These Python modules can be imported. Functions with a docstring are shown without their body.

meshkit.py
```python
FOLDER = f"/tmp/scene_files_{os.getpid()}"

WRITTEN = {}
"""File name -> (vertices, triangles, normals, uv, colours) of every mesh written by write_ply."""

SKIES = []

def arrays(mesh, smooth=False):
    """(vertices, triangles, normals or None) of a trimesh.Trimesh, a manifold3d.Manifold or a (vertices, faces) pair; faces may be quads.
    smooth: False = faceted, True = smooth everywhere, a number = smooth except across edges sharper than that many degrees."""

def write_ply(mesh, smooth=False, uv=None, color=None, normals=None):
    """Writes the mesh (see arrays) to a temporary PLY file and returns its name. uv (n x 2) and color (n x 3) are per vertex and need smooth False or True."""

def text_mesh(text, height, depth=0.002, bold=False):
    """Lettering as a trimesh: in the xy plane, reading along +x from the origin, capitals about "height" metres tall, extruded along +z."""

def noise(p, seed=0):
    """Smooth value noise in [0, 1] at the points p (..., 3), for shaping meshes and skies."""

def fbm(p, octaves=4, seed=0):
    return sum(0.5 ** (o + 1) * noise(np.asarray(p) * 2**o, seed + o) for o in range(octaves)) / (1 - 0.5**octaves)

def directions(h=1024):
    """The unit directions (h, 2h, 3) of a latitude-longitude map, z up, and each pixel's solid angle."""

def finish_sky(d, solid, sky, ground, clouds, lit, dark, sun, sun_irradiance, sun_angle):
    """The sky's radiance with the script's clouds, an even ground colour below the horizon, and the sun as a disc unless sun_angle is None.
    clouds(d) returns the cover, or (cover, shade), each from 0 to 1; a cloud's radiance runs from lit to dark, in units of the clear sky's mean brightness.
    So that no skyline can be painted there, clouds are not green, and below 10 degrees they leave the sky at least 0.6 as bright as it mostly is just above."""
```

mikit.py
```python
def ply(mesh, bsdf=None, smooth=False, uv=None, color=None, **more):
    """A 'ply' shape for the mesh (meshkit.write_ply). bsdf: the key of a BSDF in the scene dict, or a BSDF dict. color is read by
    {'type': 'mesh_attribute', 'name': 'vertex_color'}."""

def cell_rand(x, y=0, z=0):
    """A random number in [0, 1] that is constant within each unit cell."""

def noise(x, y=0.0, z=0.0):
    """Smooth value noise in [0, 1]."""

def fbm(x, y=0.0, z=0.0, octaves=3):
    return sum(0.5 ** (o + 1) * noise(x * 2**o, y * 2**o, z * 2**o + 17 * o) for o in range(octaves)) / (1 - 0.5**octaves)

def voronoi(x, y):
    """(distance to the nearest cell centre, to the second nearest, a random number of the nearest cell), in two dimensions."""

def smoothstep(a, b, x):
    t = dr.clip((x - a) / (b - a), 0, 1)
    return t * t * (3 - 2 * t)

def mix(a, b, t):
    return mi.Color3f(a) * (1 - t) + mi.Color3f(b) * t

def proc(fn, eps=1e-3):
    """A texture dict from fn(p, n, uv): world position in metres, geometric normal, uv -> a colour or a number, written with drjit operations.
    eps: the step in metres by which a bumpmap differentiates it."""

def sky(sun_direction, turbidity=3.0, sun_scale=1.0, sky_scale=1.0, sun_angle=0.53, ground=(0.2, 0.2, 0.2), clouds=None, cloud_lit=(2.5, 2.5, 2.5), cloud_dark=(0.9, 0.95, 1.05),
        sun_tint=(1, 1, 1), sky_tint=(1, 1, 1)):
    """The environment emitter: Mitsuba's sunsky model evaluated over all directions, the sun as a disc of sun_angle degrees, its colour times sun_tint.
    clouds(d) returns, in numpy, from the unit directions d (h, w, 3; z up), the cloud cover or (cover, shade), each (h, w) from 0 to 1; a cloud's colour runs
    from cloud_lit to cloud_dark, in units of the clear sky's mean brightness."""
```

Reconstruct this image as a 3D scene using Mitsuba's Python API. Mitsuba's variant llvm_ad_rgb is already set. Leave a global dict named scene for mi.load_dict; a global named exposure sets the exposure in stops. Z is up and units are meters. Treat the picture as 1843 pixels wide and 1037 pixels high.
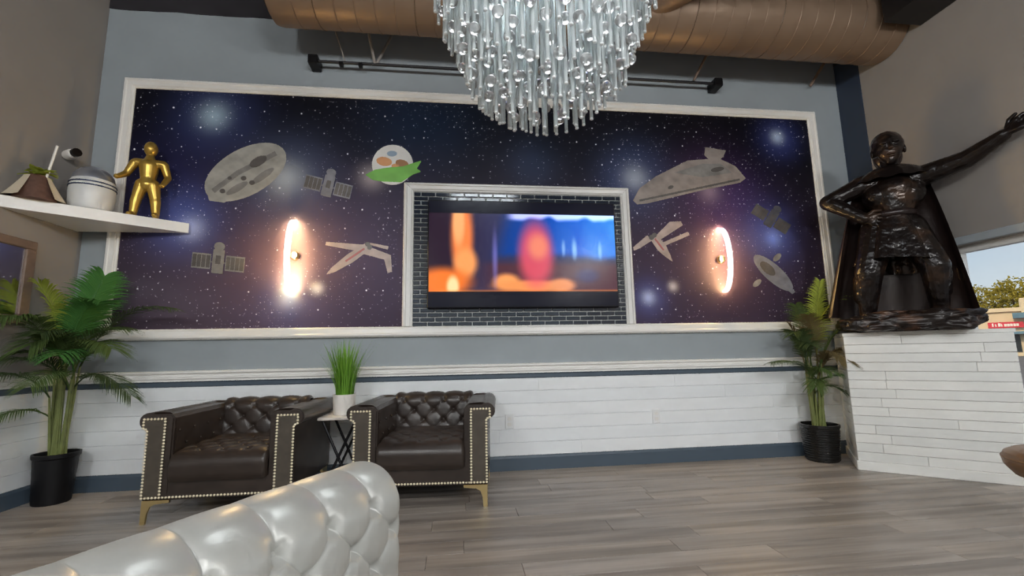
import math, random
import numpy as np, trimesh, manifold3d as m3, mitsuba as mi, drjit as dr
import shapely.geometry as sg, shapely.affinity as sa, shapely.ops as so
import mikit, meshkit
from mikit import proc, noise, fbm, cell_rand, smoothstep, mix
T = mi.ScalarTransform4f
PI = math.pi
rnd = random.Random(7)
rng = np.random.default_rng(7)
scene, labels = {'type': 'scene'}, {}

# ------------------------------------------------------------------ camera
FOC, YAW, PITCH, ROLL = 801.34, .1217, .1422, -.0192
CAM = np.array([0, -3.75, .9494])
fwd = np.array([math.sin(YAW)*math.cos(PITCH), math.cos(YAW)*math.cos(PITCH), math.sin(PITCH)])
_r = np.array([math.cos(YAW), -math.sin(YAW), 0]); _u = np.cross(_r, fwd)
rgt = _r*math.cos(ROLL)+_u*math.sin(ROLL); upv = -_r*math.sin(ROLL)+_u*math.cos(ROLL)
scene['camera'] = {'type': 'perspective', 'fov': 2*math.degrees(math.atan(921.5/FOC)), 'fov_axis': 'x', 'near_clip': .02, 'far_clip': 500.,
                   'to_world': T().look_at(origin=CAM.tolist(), target=(CAM+fwd).tolist(), up=upv.tolist())}
def at(x, y, axis=1, v=0.0):
    """where the measured point of the photograph lies on a plane of the room"""
    d = fwd+rgt*(x-921.5)/FOC-upv*(y-518.5)/FOC
    return CAM+d*(v-CAM[axis])/d[axis]
def wp(x, y):
    p = at(x, y); return (p[0], p[2])

# ------------------------------------------------------------------ sky, sun, exposure
exposure = 0.0
SKY = 4.2
scene['sky'] = mikit.sky((-.72, -.45, .42), turbidity=4.5, sun_scale=SKY*.4, sky_scale=SKY, ground=(.25, .24, .22),
                         clouds=lambda d: np.clip(meshkit.fbm(d*np.array([3, 3, 7])+5, 4)*1.5-.2, 0, 1)*.8, cloud_lit=(1.9, 1.95, 2.0), cloud_dark=(1.2, 1.25, 1.3))
SCONCE = 90.0
PANEL = 27.0
SCREEN = 1.1
UNSEEN_GLOBE = 84.0

# ------------------------------------------------------------------ room numbers
WL, WR, WF, CEIL = -2.908, 3.809, -8.0, 4.45
ML, MR, MB, MT = -2.629, 3.418, 1.171, 3.156        # mural

# ------------------------------------------------------------------ helpers
def num(key):
    if key not in used: used.add(key); return key
    i = 1
    while f'{key}_{i:03d}' in used: i += 1
    used.add(f'{key}_{i:03d}'); return f'{key}_{i:03d}'
used = set()
def tag(key, label=None, cat=None, group=None, kind=None):
    d = {k: v for k, v in (('label', label), ('category', cat), ('group', group), ('kind', kind)) if v}
    if d: labels[key] = d
    return key
def thing(name, label, cat, group=None): return tag(num(name), label, cat, group)
def obj(name, mesh, mat, parent=None, smooth=False, label=None, cat=None, group=None, kind=None, tw=None, **kw):
    key = num(f'{parent}__{name}' if parent else name)
    d = mesh if isinstance(mesh, dict) else mikit.ply(mesh, mat, smooth=smooth, **kw)
    if tw is not None: d = {**d, 'to_world': tw}
    scene[key] = d
    return tag(key, label, cat, group, kind)
cat = trimesh.util.concatenate
def box(x0, x1, y0, y1, z0, z1):
    return trimesh.creation.box(bounds=[[min(x0, x1), min(y0, y1), min(z0, z1)], [max(x0, x1), max(y0, y1), max(z0, z1)]])
def tm(man):
    m = man.to_mesh(); return trimesh.Trimesh(m.vert_properties[:, :3], m.tri_verts, process=False)
def rbox(x0, x1, y0, y1, z0, z1, r=.01, seg=12):
    ps = [m3.Manifold.sphere(r, seg).translate((x, y, z)) for x in (x0+r, x1-r) for y in (y0+r, y1-r) for z in (z0+r, z1-r)]
    return tm(m3.Manifold.batch_hull(ps))
def bev(x0, x1, y0, y1, z0, z1, b=.004):
    """a box with chamfered edges"""
    pts = []
    for sx in (0, 1):
        for sy in (0, 1):
            for sz in (0, 1):
                X, Y, Z = (x0, x1)[sx], (y0, y1)[sy], (z0, z1)[sz]; ix, iy, iz = (1, -1)[sx]*b, (1, -1)[sy]*b, (1, -1)[sz]*b
                pts += [(X+ix, Y+iy, Z), (X+ix, Y, Z+iz), (X, Y+iy, Z+iz)]
    return trimesh.convex.convex_hull(np.array(pts))
def tube(pts, r, n=8, cap=True):
    pts = np.asarray(pts, float); rr = np.broadcast_to(r, len(pts)).astype(float)
    tan = np.gradient(pts, axis=0); tan /= np.linalg.norm(tan, axis=1, keepdims=True)+1e-12
    ref = np.array([0, 0, 1.]) if abs(tan[0][2]) < .9 else np.array([1., 0, 0])
    V = []
    for p, t, q in zip(pts, tan, rr):
        a = np.cross(t, ref); a /= np.linalg.norm(a)+1e-12; b = np.cross(t, a)
        ang = np.arange(n)*2*PI/n
        V.append(p+q*(np.cos(ang)[:, None]*a+np.sin(ang)[:, None]*b))
    V = np.vstack(V); F = []
    for i in range(len(pts)-1):
        for j in range(n):
            a, b = i*n+j, i*n+(j+1) % n
            F += [[a, b, b+n], [a, b+n, a+n]]
    if cap:
        V = np.vstack([V, pts[0], pts[-1]]); c0, c1 = len(V)-2, len(V)-1; L = (len(pts)-1)*n
        for j in range(n):
            F += [[c0, (j+1) % n, j], [c1, L+j, L+(j+1) % n]]
    m = trimesh.Trimesh(V, F, process=False)
    m.fix_normals(); return m
def lathe(prof, n=40): return trimesh.creation.revolve(np.array(prof, float), sections=n)
def grid(P):
    """P (nu, nv, 3) -> an open sheet"""
    nu, nv = P.shape[:2]; i = np.arange(nu*nv).reshape(nu, nv)
    F = np.concatenate([np.stack([i[:-1, :-1], i[1:, :-1], i[1:, 1:]], -1).reshape(-1, 3), np.stack([i[:-1, :-1], i[1:, 1:], i[:-1, 1:]], -1).reshape(-1, 3)])
    return trimesh.Trimesh(P.reshape(-1, 3), F, process=False)
def extrude_y(poly, y0, y1):
    """an (x, z) polygon as a slab from y0 to y1"""
    ms = [trimesh.creation.extrude_polygon(g, abs(y1-y0), engine='earcut') for g in getattr(poly, 'geoms', [poly])]
    m = cat(ms); v = m.vertices.copy()
    m.vertices = np.stack([v[:, 0], max(y0, y1)-v[:, 2], v[:, 1]], -1); m.fix_normals(); return m
def extrude_x(poly, x0, x1):
    """a (y, z) polygon as a slab from x0 to x1"""
    m = trimesh.creation.extrude_polygon(poly, abs(x1-x0), engine='earcut'); v = m.vertices.copy()
    m.vertices = np.stack([min(x0, x1)+v[:, 2], v[:, 0], v[:, 1]], -1); m.fix_normals(); return m
def place(m, x=0, y=0, z=0, rz=0, s=1):
    m = m.copy(); m.apply_transform(trimesh.transformations.rotation_matrix(rz, [0, 0, 1])@np.diag([s, s, s, 1])); m.apply_translation([x, y, z]); return m

# ------------------------------------------------------------------ materials
def rgb(*c): return {'type': 'rgb', 'value': list(c)}
def mat(name, d, two=True): scene['mat_'+name] = {'type': 'twosided', 'bsdf': d} if two else d; return 'mat_'+name
def prin(name, col, rough=.5, metal=0., spec=.5, bump=None, bs=.001, **k):
    d = {'type': 'principled', 'base_color': col if isinstance(col, dict) else rgb(*col), 'roughness': rough, 'metallic': metal, 'specular': spec, **k}
    if bump: d = {'type': 'bumpmap', 'arbitrary': bump, 'scale': bs, 'bsdf': d}
    return mat(name, d)
def speck(c, a=.12, f=7.):
    return proc(lambda p, n, uv: mi.Color3f(*c)*(1-a+2*a*fbm(p.x*f, p.y*f, p.z*f)))
prin('wall_blue', speck((.31, .345, .368), .05, 3), .55, spec=.3)
prin('wall_grey', speck((.265, .245, .228), .06, 3), .6, spec=.3)
prin('navy', (.062, .088, .118), .4)
prin('navy_dark', (.022, .034, .06), .5)  # navy paint with the corner shade darkened into its colour
prin('ceiling', speck((.022, .02, .024), .3, 4), .8)
prin('white_trim', (.80, .79, .76), .35)
prin('shiplap', speck((.83, .85, .86), .04, 5), .38)
prin('shiplap2', speck((.81, .835, .85), .04, 5), .38)
prin('plinth_white', speck((.74, .74, .71), .05, 9), .4)
prin('plinth_white2', speck((.70, .705, .68), .05, 9), .4)
prin('joint', (.66, .68, .69), .7)
def wood(base, dark, off):
    def fn(p, n, uv):
        a = fbm(p.x*1.1+off, p.y*16+off*3, 3.1, 4); b = fbm(p.x*3.2+off*2, p.y*70, 1.7, 3)
        c = mix(dark, base, smoothstep(.28, .68, a)); return c*(.8+.4*b)
    return proc(fn)
for i, (b, d) in enumerate([((.215, .185, .16), (.125, .105, .09)), ((.24, .21, .185), (.135, .115, .10)), ((.195, .17, .15), (.115, .098, .086)), ((.23, .195, .165), (.13, .11, .092))]):
    prin(f'plank{i}', wood(tuple(1.42*(.85*q+.15*b[1])*w_ for q, w_ in zip(b, (1, 1, 1))), tuple(1.55*(.85*q+.15*d[1]) for q in d), i*11.3), proc(lambda p, n, uv: .30+.2*noise(p.x*4, p.y*30, 2.)), spec=.5)
prin('subfloor', (.07, .06, .052), .8)
prin('leather_brown', proc(lambda p, n, uv: mix((.017, .012, .010), (.040, .028, .022), fbm(p.x*9, p.y*9, p.z*9))), .34, spec=.55,
     bump=proc(lambda p, n, uv: fbm(p.x*160, p.y*160, p.z*160, 2)), bs=.0006)
prin('suede_panel', proc(lambda p, n, uv: mix((.045, .036, .026), (.075, .06, .045), fbm(p.x*30, p.y*30, p.z*30))), .6)
prin('brass', (.83, .66, .33), .28, 1.)
prin('nail', (.95, .86, .64), .3, .45)
prin('silver_leather', proc(lambda p, n, uv: mix((.40, .40, .375), (.48, .48, .455), fbm(p.x*14, p.y*14, p.z*14))), .33, .25, spec=.6,
     bump=proc(lambda p, n, uv: fbm(p.x*220, p.y*220, p.z*220, 2)), bs=.0003)
prin('tan_leather', (.16, .085, .04), .35)
prin('black_gloss', (.006, .006, .006), .12)
prin('black_matt', (.004, .004, .005), .45, spec=.25)
prin('black_metal', (.012, .012, .014), .4, .3)
prin('soil', speck((.06, .04, .028), .5, 60), .9)
prin('stem', speck((.16, .19, .06), .3, 20), .5)
def leaf(name, c, tr=.5):
    mat(name, {'type': 'principledthin', 'base_color': rgb(*c), 'roughness': .45, 'spec_trans': 0.0, 'diff_trans': tr, 'eta': 1.4}, two=False)
leaf('leaf_bright', (.36, .42, .07)); leaf('leaf_mid', (.09, .14, .045)); leaf('leaf_dark', (.055, .085, .035)); leaf('leaf_green', (.075, .21, .055))
leaf('grass', (.17, .36, .05)); leaf('leaf_brown', (.16, .125, .06)); leaf('tree_leaf', (.36, .31, .06), .6); leaf('tree_leaf2', (.24, .20, .06), .4)
prin('ceramic_white', (.78, .75, .70), .3)
prin('tabletop', (.80, .74, .68), .25)
prin('outlet', (.82, .83, .83), .3)
prin('brick_dark', (.010, .016, .030), .12, spec=.7)
prin('grout', (.62, .63, .62), .7)
prin('tv_black', (.005, .005, .008), .22, spec=.15)
prin('chrome', (.85, .87, .9), .08, 1.)
prin('duct', proc(lambda p, n, uv: mix((.25, .17, .115), (.20, .135, .09), fbm(p.x*3, p.y*3, p.z*3))), .42, .35,
     bump=proc(lambda p, n, uv: fbm(p.x*14, p.y*14, p.z*14, 2)), bs=.006)
prin('duct_seam', (.12, .075, .045), .5)
prin('bronze', proc(lambda p, n, uv: mix((.009, .006, .0055), (.055, .03, .018), smoothstep(.5, .8, fbm(p.x*7, p.y*7, p.z*7, 4)))), .26, .35, spec=.6,
     bump=proc(lambda p, n, uv: fbm(p.x*18, p.y*18, p.z*18, 3)), bs=.014)
prin('bronze_dark', proc(lambda p, n, uv: mix((.010, .007, .008), (.035, .02, .016), fbm(p.x*6, p.y*6, p.z*6, 4))), .3, .3, spec=.6)
prin('rock', proc(lambda p, n, uv: mix((.012, .008, .007), (.11, .058, .036), smoothstep(.52, .8, fbm(p.x*11, p.y*11, p.z*11, 4)))), .35, .2)
prin('gold', (.62, .40, .09), .3, .8)
prin('brown_cloth', speck((.10, .05, .035), .4, 40), .8)
prin('cream_cloth', (.55, .48, .36), .8)
prin('jar_white', (.66, .67, .66), .35)
prin('jar_blue', (.045, .06, .12), .3, .4)
prin('jar_silver', (.45, .48, .55), .25, .8)
prin('frame_wood', speck((.16, .11, .085), .3, 20), .5)
prin('mirror', (.75, .76, .82), .04, 1.)
prin('lens', (.004, .004, .004), .05)
prin('asphalt', speck((.10, .10, .105), .2, 2), .85)
prin('facade', (.72, .62, .45), .7)
prin('facade_blue', (.10, .22, .33), .5)
prin('store_dark', (.02, .028, .035), .15)
prin('red_sign', (.62, .03, .07), .4)
prin('sign_white', (.85, .82, .82), .5)
prin('bark', (.09, .065, .045), .8)
prin('concrete', speck((.42, .41, .40), .1, 2), .8)
mat('pane', {'type': 'thindielectric', 'int_ior': 1.5}, two=False)
mat('crystal', {'type': 'blendbsdf', 'weight': .46, 'bsdf_0': {'type': 'dielectric', 'int_ior': 1.5}, 'bsdf_1': {'type': 'twosided', 'bsdf': {'type': 'roughplastic', 'diffuse_reflectance': rgb(.86, .93, .95), 'alpha': .12}}}, two=False)
mat('crystal_ball', {'type': 'blendbsdf', 'weight': .15, 'bsdf_0': {'type': 'dielectric', 'int_ior': 1.6}, 'bsdf_1': {'type': 'twosided', 'bsdf': {'type': 'roughplastic', 'diffuse_reflectance': rgb(.9, .93, .95), 'alpha': .1}}}, two=False)
prin('rod_tip', (.9, .94, .95), .25)

# mural print: star field with soft coloured clouds
GLOW = []
for px, py, r, c in [(386, 210, 26, (.30, .40, .42)), (386, 212, 75, (.03, .04, .12)), (516, 322, 34, (.34, .36, .33)), (516, 325, 85, (.06, .08, .15)), (670, 320, 24, (.28, .24, .24)),
                     (330, 400, 60, (.05, .09, .30)), (345, 412, 22, (.35, .38, .45)), (520, 540, 20, (.45, .42, .42)), (520, 540, 50, (.06, .08, .18)), (572, 520, 11, (.7, .65, .6)),
                     (1397, 248, 15, (.35, .42, .45)), (1400, 252, 45, (.03, .04, .16)), (1142, 322, 26, (.28, .30, .30)), (1140, 325, 75, (.04, .06, .14)), (1385, 425, 55, (.05, .08, .28)), (1390, 430, 18, (.12, .18, .40)),
                     (1166, 536, 14, (.40, .45, .55)), (1166, 536, 38, (.04, .06, .2)), (1210, 516, 10, (.5, .45, .42)), (1275, 345, 24, (.20, .15, .16)), (960, 300, 60, (.02, .03, .06)), (760, 230, 120, (.004, .012, .03)),
                     (620, 470, 150, (.040, .028, .050)), (440, 470, 160, (.030, .018, .030)), (1230, 470, 160, (.030, .018, .035)), (1330, 380, 90, (.015, .012, .06)), (1280, 340, 90, (.03, .010, .04)), (300, 330, 90, (.005, .006, .04)), (700, 420, 120, (.014, .014, .026)), (330, 540, 130, (.030, .024, .022)), (560, 560, 130, (.022, .016, .022))]:
    x, z = wp(px, py); GLOW.append((x, z, r/213., c))
def mural_fn(p, n, uv):
    x, z = p.x, p.z
    h = dr.clip((z-1.17)/2., 0, 1)
    w = fbm(x*1.3+3, z*1.3, 5., 4)
    c = mix((.036, .024, .044), (.0012, .0012, .0045), smoothstep(.15, .85, h+.5*(w-.5)))*(.5+w)
    for gx, gz, r, k in GLOW:
        d2 = (dr.square(x-gx)+dr.square(z-gz))/(r*r)
        c = c+mi.Color3f(*k)*dr.exp(-d2*1.3)
    def stars(s, prob, r0, r1, seed, gain):
        i, j = dr.floor(x/s), dr.floor(z/s)
        a, b, k, q = cell_rand(i, j, seed), cell_rand(i, j, seed+1), cell_rand(i, j, seed+2), cell_rand(i, j, seed+3)
        cx, cz = (i+.2+.6*a)*s, (j+.2+.6*b)*s
        d = dr.sqrt(dr.square(x-cx)+dr.square(z-cz))
        rr = r0+(r1-r0)*q*q
        return dr.select(k < prob, gain*(1-smoothstep(rr*.4, rr, d))*(.3+.7*q), 0.)
    dens = .45+.75*smoothstep(.4, .65, fbm(x*1.9+9, z*1.9, 2., 3))
    s = stars(.021, .18*dens, .0026, .0044, 3, .42)+stars(.05, .28*dens, .0035, .0072, 11, .85)+stars(.17, .4, .006, .0105, 23, 1.)
    return c+mi.Color3f(.95, .93, 1.)*s
mat('mural', {'type': 'principled', 'base_color': proc(mural_fn), 'roughness': .5, 'specular': .15})
def mott(c, f=14., a=.35): return proc(lambda p, n, uv: mi.Color3f(*c)*(1-a+2*a*fbm(p.x*f, p.y*f, p.z*f, 3)))
prin('hull_grey', mott((.36, .35, .32)), .4); prin('hull_dark', mott((.10, .09, .085)), .4); prin('hull_line', mott((.22, .21, .20)), .4)
prin('hull_pink', mott((.42, .33, .30)), .4); prin('hull_red', (.40, .12, .12), .4); prin('hull_steel', mott((.20, .20, .23)), .4); prin('hull_tan', mott((.27, .23, .21)), .4); prin('hull_dim', mott((.085, .085, .10)), .4)
prin('disc_white', (.70, .69, .66), .4); prin('disc_green', mott((.16, .42, .07), 9, .25), .4); prin('disc_orange', (.62, .30, .13), .5); prin('disc_blue', (.25, .33, .42), .5); prin('disc_brown', (.33, .16, .07), .5)

# ------------------------------------------------------------------ large structure
K = 'structure'
floor = obj('floor', cat([box(WL, WR, WF, 0, -.15, -.008), box(WL, WR, WF, -2.9, -.008, 0)]), 'mat_subfloor', label='dark base under the grey wood-look plank floor', cat='floor', kind=K)
W_ = .16
unit = mikit.ply(box(0, 1, 0, 1, 0, 1))
row = 0; y = 0.0
while y > -2.89:
    y1 = max(y-.145, -2.9); x = WL-rnd.uniform(0, 1.15)
    while x < WR:
        x1 = min(x+1.2, WR); xa = max(x, WL)
        if x1-xa > .03:
            b = bev(xa+.0008, x1-.0008, y1+.0008, y-.0008, -.0079, 0, .0012)
            obj('plank', b, f'mat_plank{rnd.randrange(4)}', floor)
        x += 1.2
    y = y1
wb = obj('wall_back', box(WL-.2, WR+.2, 0, .2, -.1, CEIL), 'mat_wall_blue', label='grey blue painted end wall behind the star mural', cat='wall', kind=K)
# sprayed black band under the roof deck, with an uneven lower edge
xs = np.linspace(WL, WR, 90); zs = 3.865+.02*meshkit.fbm(np.stack([xs*5, xs*0, xs*0], -1), 3)
poly = sg.Polygon(list(zip(xs, zs))+[(WR, CEIL), (WL, CEIL)])
obj('black_band', extrude_y(poly, -.006, .0), 'mat_ceiling', wb, label='black sprayed band below the roof deck')
wl = obj('wall_left', box(WL-.2, WL, WF, 0, -.1, CEIL), 'mat_wall_grey', label='grey painted side wall left of the mural', cat='wall', kind=K)
WY0, WY1, WZ0, WZ1 = -6.4, -.74, .12, 1.69
wr_mesh = cat([box(WR, WR+.2, WF, 0, WZ1, CEIL), box(WR, WR+.2, WF, 0, -.1, WZ0), box(WR, WR+.2, WY1, 0, WZ0, WZ1), box(WR, WR+.2, WF, WY0, WZ0, WZ1)])
wrk = obj('wall_right', wr_mesh, 'mat_wall_grey', label='grey painted side wall above the shop window', cat='wall', kind=K)
obj('shaded_navy_strip', box(WR-.006, WR, -.255, 0, 0, 3.76), 'mat_navy_dark', wrk, label='navy painted strip in the corner, its colour darkened for shade')
obj('black_band', box(WR-.008, WR, -.8, 0, 3.76, CEIL), 'mat_ceiling', wrk)
obj('wall_front', cat([box(WL-.2, WR+.2, WF-.2, WF, 2.7, CEIL), box(WL-.2, WR+.2, WF-.2, WF, -.1, .1), box(WL-.2, WL+.5, WF-.2, WF, .1, 2.7), box(WR-.5, WR+.2, WF-.2, WF, .1, 2.7)]), 'mat_wall_grey', label='unseen grey front wall behind the photographer with a wide shop window', cat='wall', kind=K)  # out of view; the opening lets daylight onto the end wall
obj('ceiling', box(WL-.2, WR+.2, WF-.2, .2, CEIL, CEIL+.15), 'mat_ceiling', label='black painted roof deck', cat='ceiling', kind=K)

# wainscot boards on the end wall and the left wall
z0 = .114; hb = (.731-.114)/6
for r in range(6):
    za, zb = z0+r*hb, z0+(r+1)*hb
    cuts = sorted([WL, WR]+[rnd.uniform(-2, 3) for _ in range(2)])
    for a, b in zip(cuts, cuts[1:]):
        obj('board', bev(a+.0003, b-.0003, -.014, 0.004, za+.0006, zb-.0006, .0013), rnd.choice(['mat_shiplap', 'mat_shiplap2']), wb)
    obj('board', bev(WL-.004, WL+.014, -3.2, -.014, za+.0006, zb-.0006, .0013), rnd.choice(['mat_shiplap', 'mat_shiplap2']), wl)
obj('board_backing', box(WL, WR, -.004, .0, z0, .731), 'mat_joint', wb)
def moulding(prof, x0, x1): return extrude_x(sg.Polygon(prof), x0, x1)
def rail_prof(z0, z1, d):
    h = z1-z0
    return [(0.002, z0), (-d*.55, z0), (-d*.55, z0+h*.18), (-d*.8, z0+h*.24), (-d*.8, z0+h*.45), (-d*.6, z0+h*.5), (-d*.6, z0+h*.66), (-d*.9, z0+h*.72), (-d, z0+h*.8), (-d, z0+h*.94), (-d*.8, z1), (0.002, z1)]
def along_left(prof, y0, y1):
    m = extrude_x(sg.Polygon(prof), y0, y1); v = m.vertices.copy(); m.vertices = np.stack([WL-v[:, 1], v[:, 0], v[:, 2]], -1); m.fix_normals(); return m
obj('trim_1', moulding(rail_prof(.772, .852, .045), WL, WR), 'mat_white_trim', label='white moulded chair rail across the end wall', cat='chair rail', kind=K)
dp = [(.002, .731), (-.018, .731), (-.022, .737), (-.022, .764), (-.034, .770), (-.034, .772), (.002, .772)]
obj('trim_2', moulding(dp, WL, WR), 'mat_navy', label='navy strip under the white chair rail of the end wall', cat='trim', kind=K)
obj('trim_3', along_left(rail_prof(.772, .852, .045), -3.2, 0), 'mat_white_trim', label='white chair rail on the left wall', cat='chair rail', kind=K)
obj('trim_4', along_left(dp, -3.2, 0), 'mat_navy', label='navy strip under the chair rail of the left wall', cat='trim', kind=K)
bp = [(.002, 0), (-.02, 0), (-.02, .095), (-.014, .108), (-.010, .114), (.002, .114)]
obj('baseboard_back', moulding(bp, WL, WR), 'mat_navy', label='navy baseboard along the end wall', cat='baseboard', kind=K)
obj('baseboard_left', along_left(bp, -3.2, 0), 'mat_navy', label='navy baseboard along the left wall', cat='baseboard', kind=K)

# shop window in the right wall
win = tag('window_1', 'shop window beside the statue looking onto the parking lot', 'window', kind=K); used.add(win)
fr = []
for yy in np.linspace(WY0, WY1, 5)[:-1].tolist()+[WY1]:
    fr.append(box(WR+.06, WR+.12, yy-.03 if yy < WY1 else yy-.06, yy+.03 if yy < WY1 else yy, WZ0, WZ1))
obj('frame', cat(fr+[box(WR+.06, WR+.12, WY0, WY1, WZ0, WZ0+.06), box(WR+.06, WR+.12, WY0, WY1, WZ1-.05, WZ1)]), 'mat_white_trim', win)
ys = np.linspace(WY0, WY1, 5)
for a, b in zip(ys, ys[1:]):
    P = np.array([[[WR+.09, a+.02, WZ0+.05], [WR+.09, a+.02, WZ1-.04]], [[WR+.09, b-.02, WZ0+.05], [WR+.09, b-.02, WZ1-.04]]]); obj('pane', grid(P), 'mat_pane', win)
obj('trim_5', bev(WR-.02, WR+.002, WY0, WY1+.06, WZ1, WZ1+.06, .004), 'mat_wall_blue', label='pale trim along the head of the shop window', cat='trim', kind=K)

# ceiling services
d = thing('air_duct', 'large tan spiral duct under the roof above the mural', 'duct')
DY, DZ, DR = -.52, 3.745, .27
prof = [(0, -1.42), (DR*.8, -1.42), (DR*.97, -1.395), (DR, -1.36), (DR, WR-.01), (0, WR-.01)]
m = lathe(prof, 48); v = m.vertices.copy(); m.vertices = np.stack([v[:, 2], v[:, 0]+DY, v[:, 1]+DZ], -1); m.fix_normals()
obj('main_pipe', m, 'mat_duct', d, smooth=40)
for k in range(34):
    x0 = -1.22+k*.148
    an = np.linspace(0, 2*PI, 41)
    obj('seam', tube(np.stack([x0+.05*an/(2*PI)+.025*np.sin(an), DY+(DR+.001)*np.cos(an), DZ+(DR+.001)*np.sin(an)], -1), .0045, 5), 'mat_duct_seam' if k % 5 == 1 else 'mat_duct', d)
a0 = np.array([1.52, DY-.12, DZ]); dr_ = np.array([.62, -.78, .05]); dr_ /= np.linalg.norm(dr_)
obj('branch_pipe', tube([a0+dr_*t for t in (0, .3, .8, 1.4, 2.2)], .17, 32), 'mat_duct', d, smooth=40)
t = thing('vent_box', 'dark metal vent box high on the right wall', 'vent')
obj('housing', cat([box(WR-.34, WR-.001, -1.25, -1.19, 3.56, 4.2), box(WR-.34, WR-.001, -.90, -.84, 3.6, 4.2), box(WR-.34, WR-.001, -1.25, -.84, 3.56, 3.60), box(WR-.34, WR-.30, -1.25, -.84, 3.56, 4.2)]), 'mat_black_metal', t)
obj('panel', box(WR-.29, WR-.02, -1.18, -.91, 3.61, 3.65), 'mat_frame_wood', t)
r0 = at(565, 111, 1, -.1); r1 = at(1290, 150, 1, -.1); RZ = (r0[2]+r1[2])/2
t = thing('ceiling_rail', 'long black rail with square end blocks hung above the mural', 'rail')
obj('bar', tube([[r0[0], -.1, RZ], [r1[0], -.1, RZ]], .013, 10), 'mat_black_metal', t, smooth=40)
for xx in (r0[0], r1[0]): obj('end_block', bev(xx-.04, xx+.04, -.14, -.001, RZ-.04, RZ+.04, .006), 'mat_black_matt', t)
for (x0, zz0, x1, y1, z1) in [(-.956, RZ, -1.10, -.28, 3.90), (-.71, RZ, -.80, -.3, 3.92), (-.70, RZ, -.55, -.02, 3.86), (2.213, RZ+.02, 2.46, -.25, 3.95)]:
    obj('hanger', tube([[x0, -.1, zz0], [x1, y1, z1]], .012 if x0 != -.956 else .006, 8), 'mat_frame_wood' if x0 > 1 else 'mat_wall_grey', t, smooth=40)
for xx in (-.99, -.83): obj('clip', bev(xx-.016, xx+.016, -.12, -.08, RZ-.035, RZ, .004), 'mat_black_matt', t)
obj('roof_brace', tube([[3.47, -.05, 3.5], [3.72, -.2, 3.95]], .013, 8), 'mat_frame_wood', smooth=40, label='thin brown brace between end wall and roof near the navy strip', cat='brace')

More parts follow.
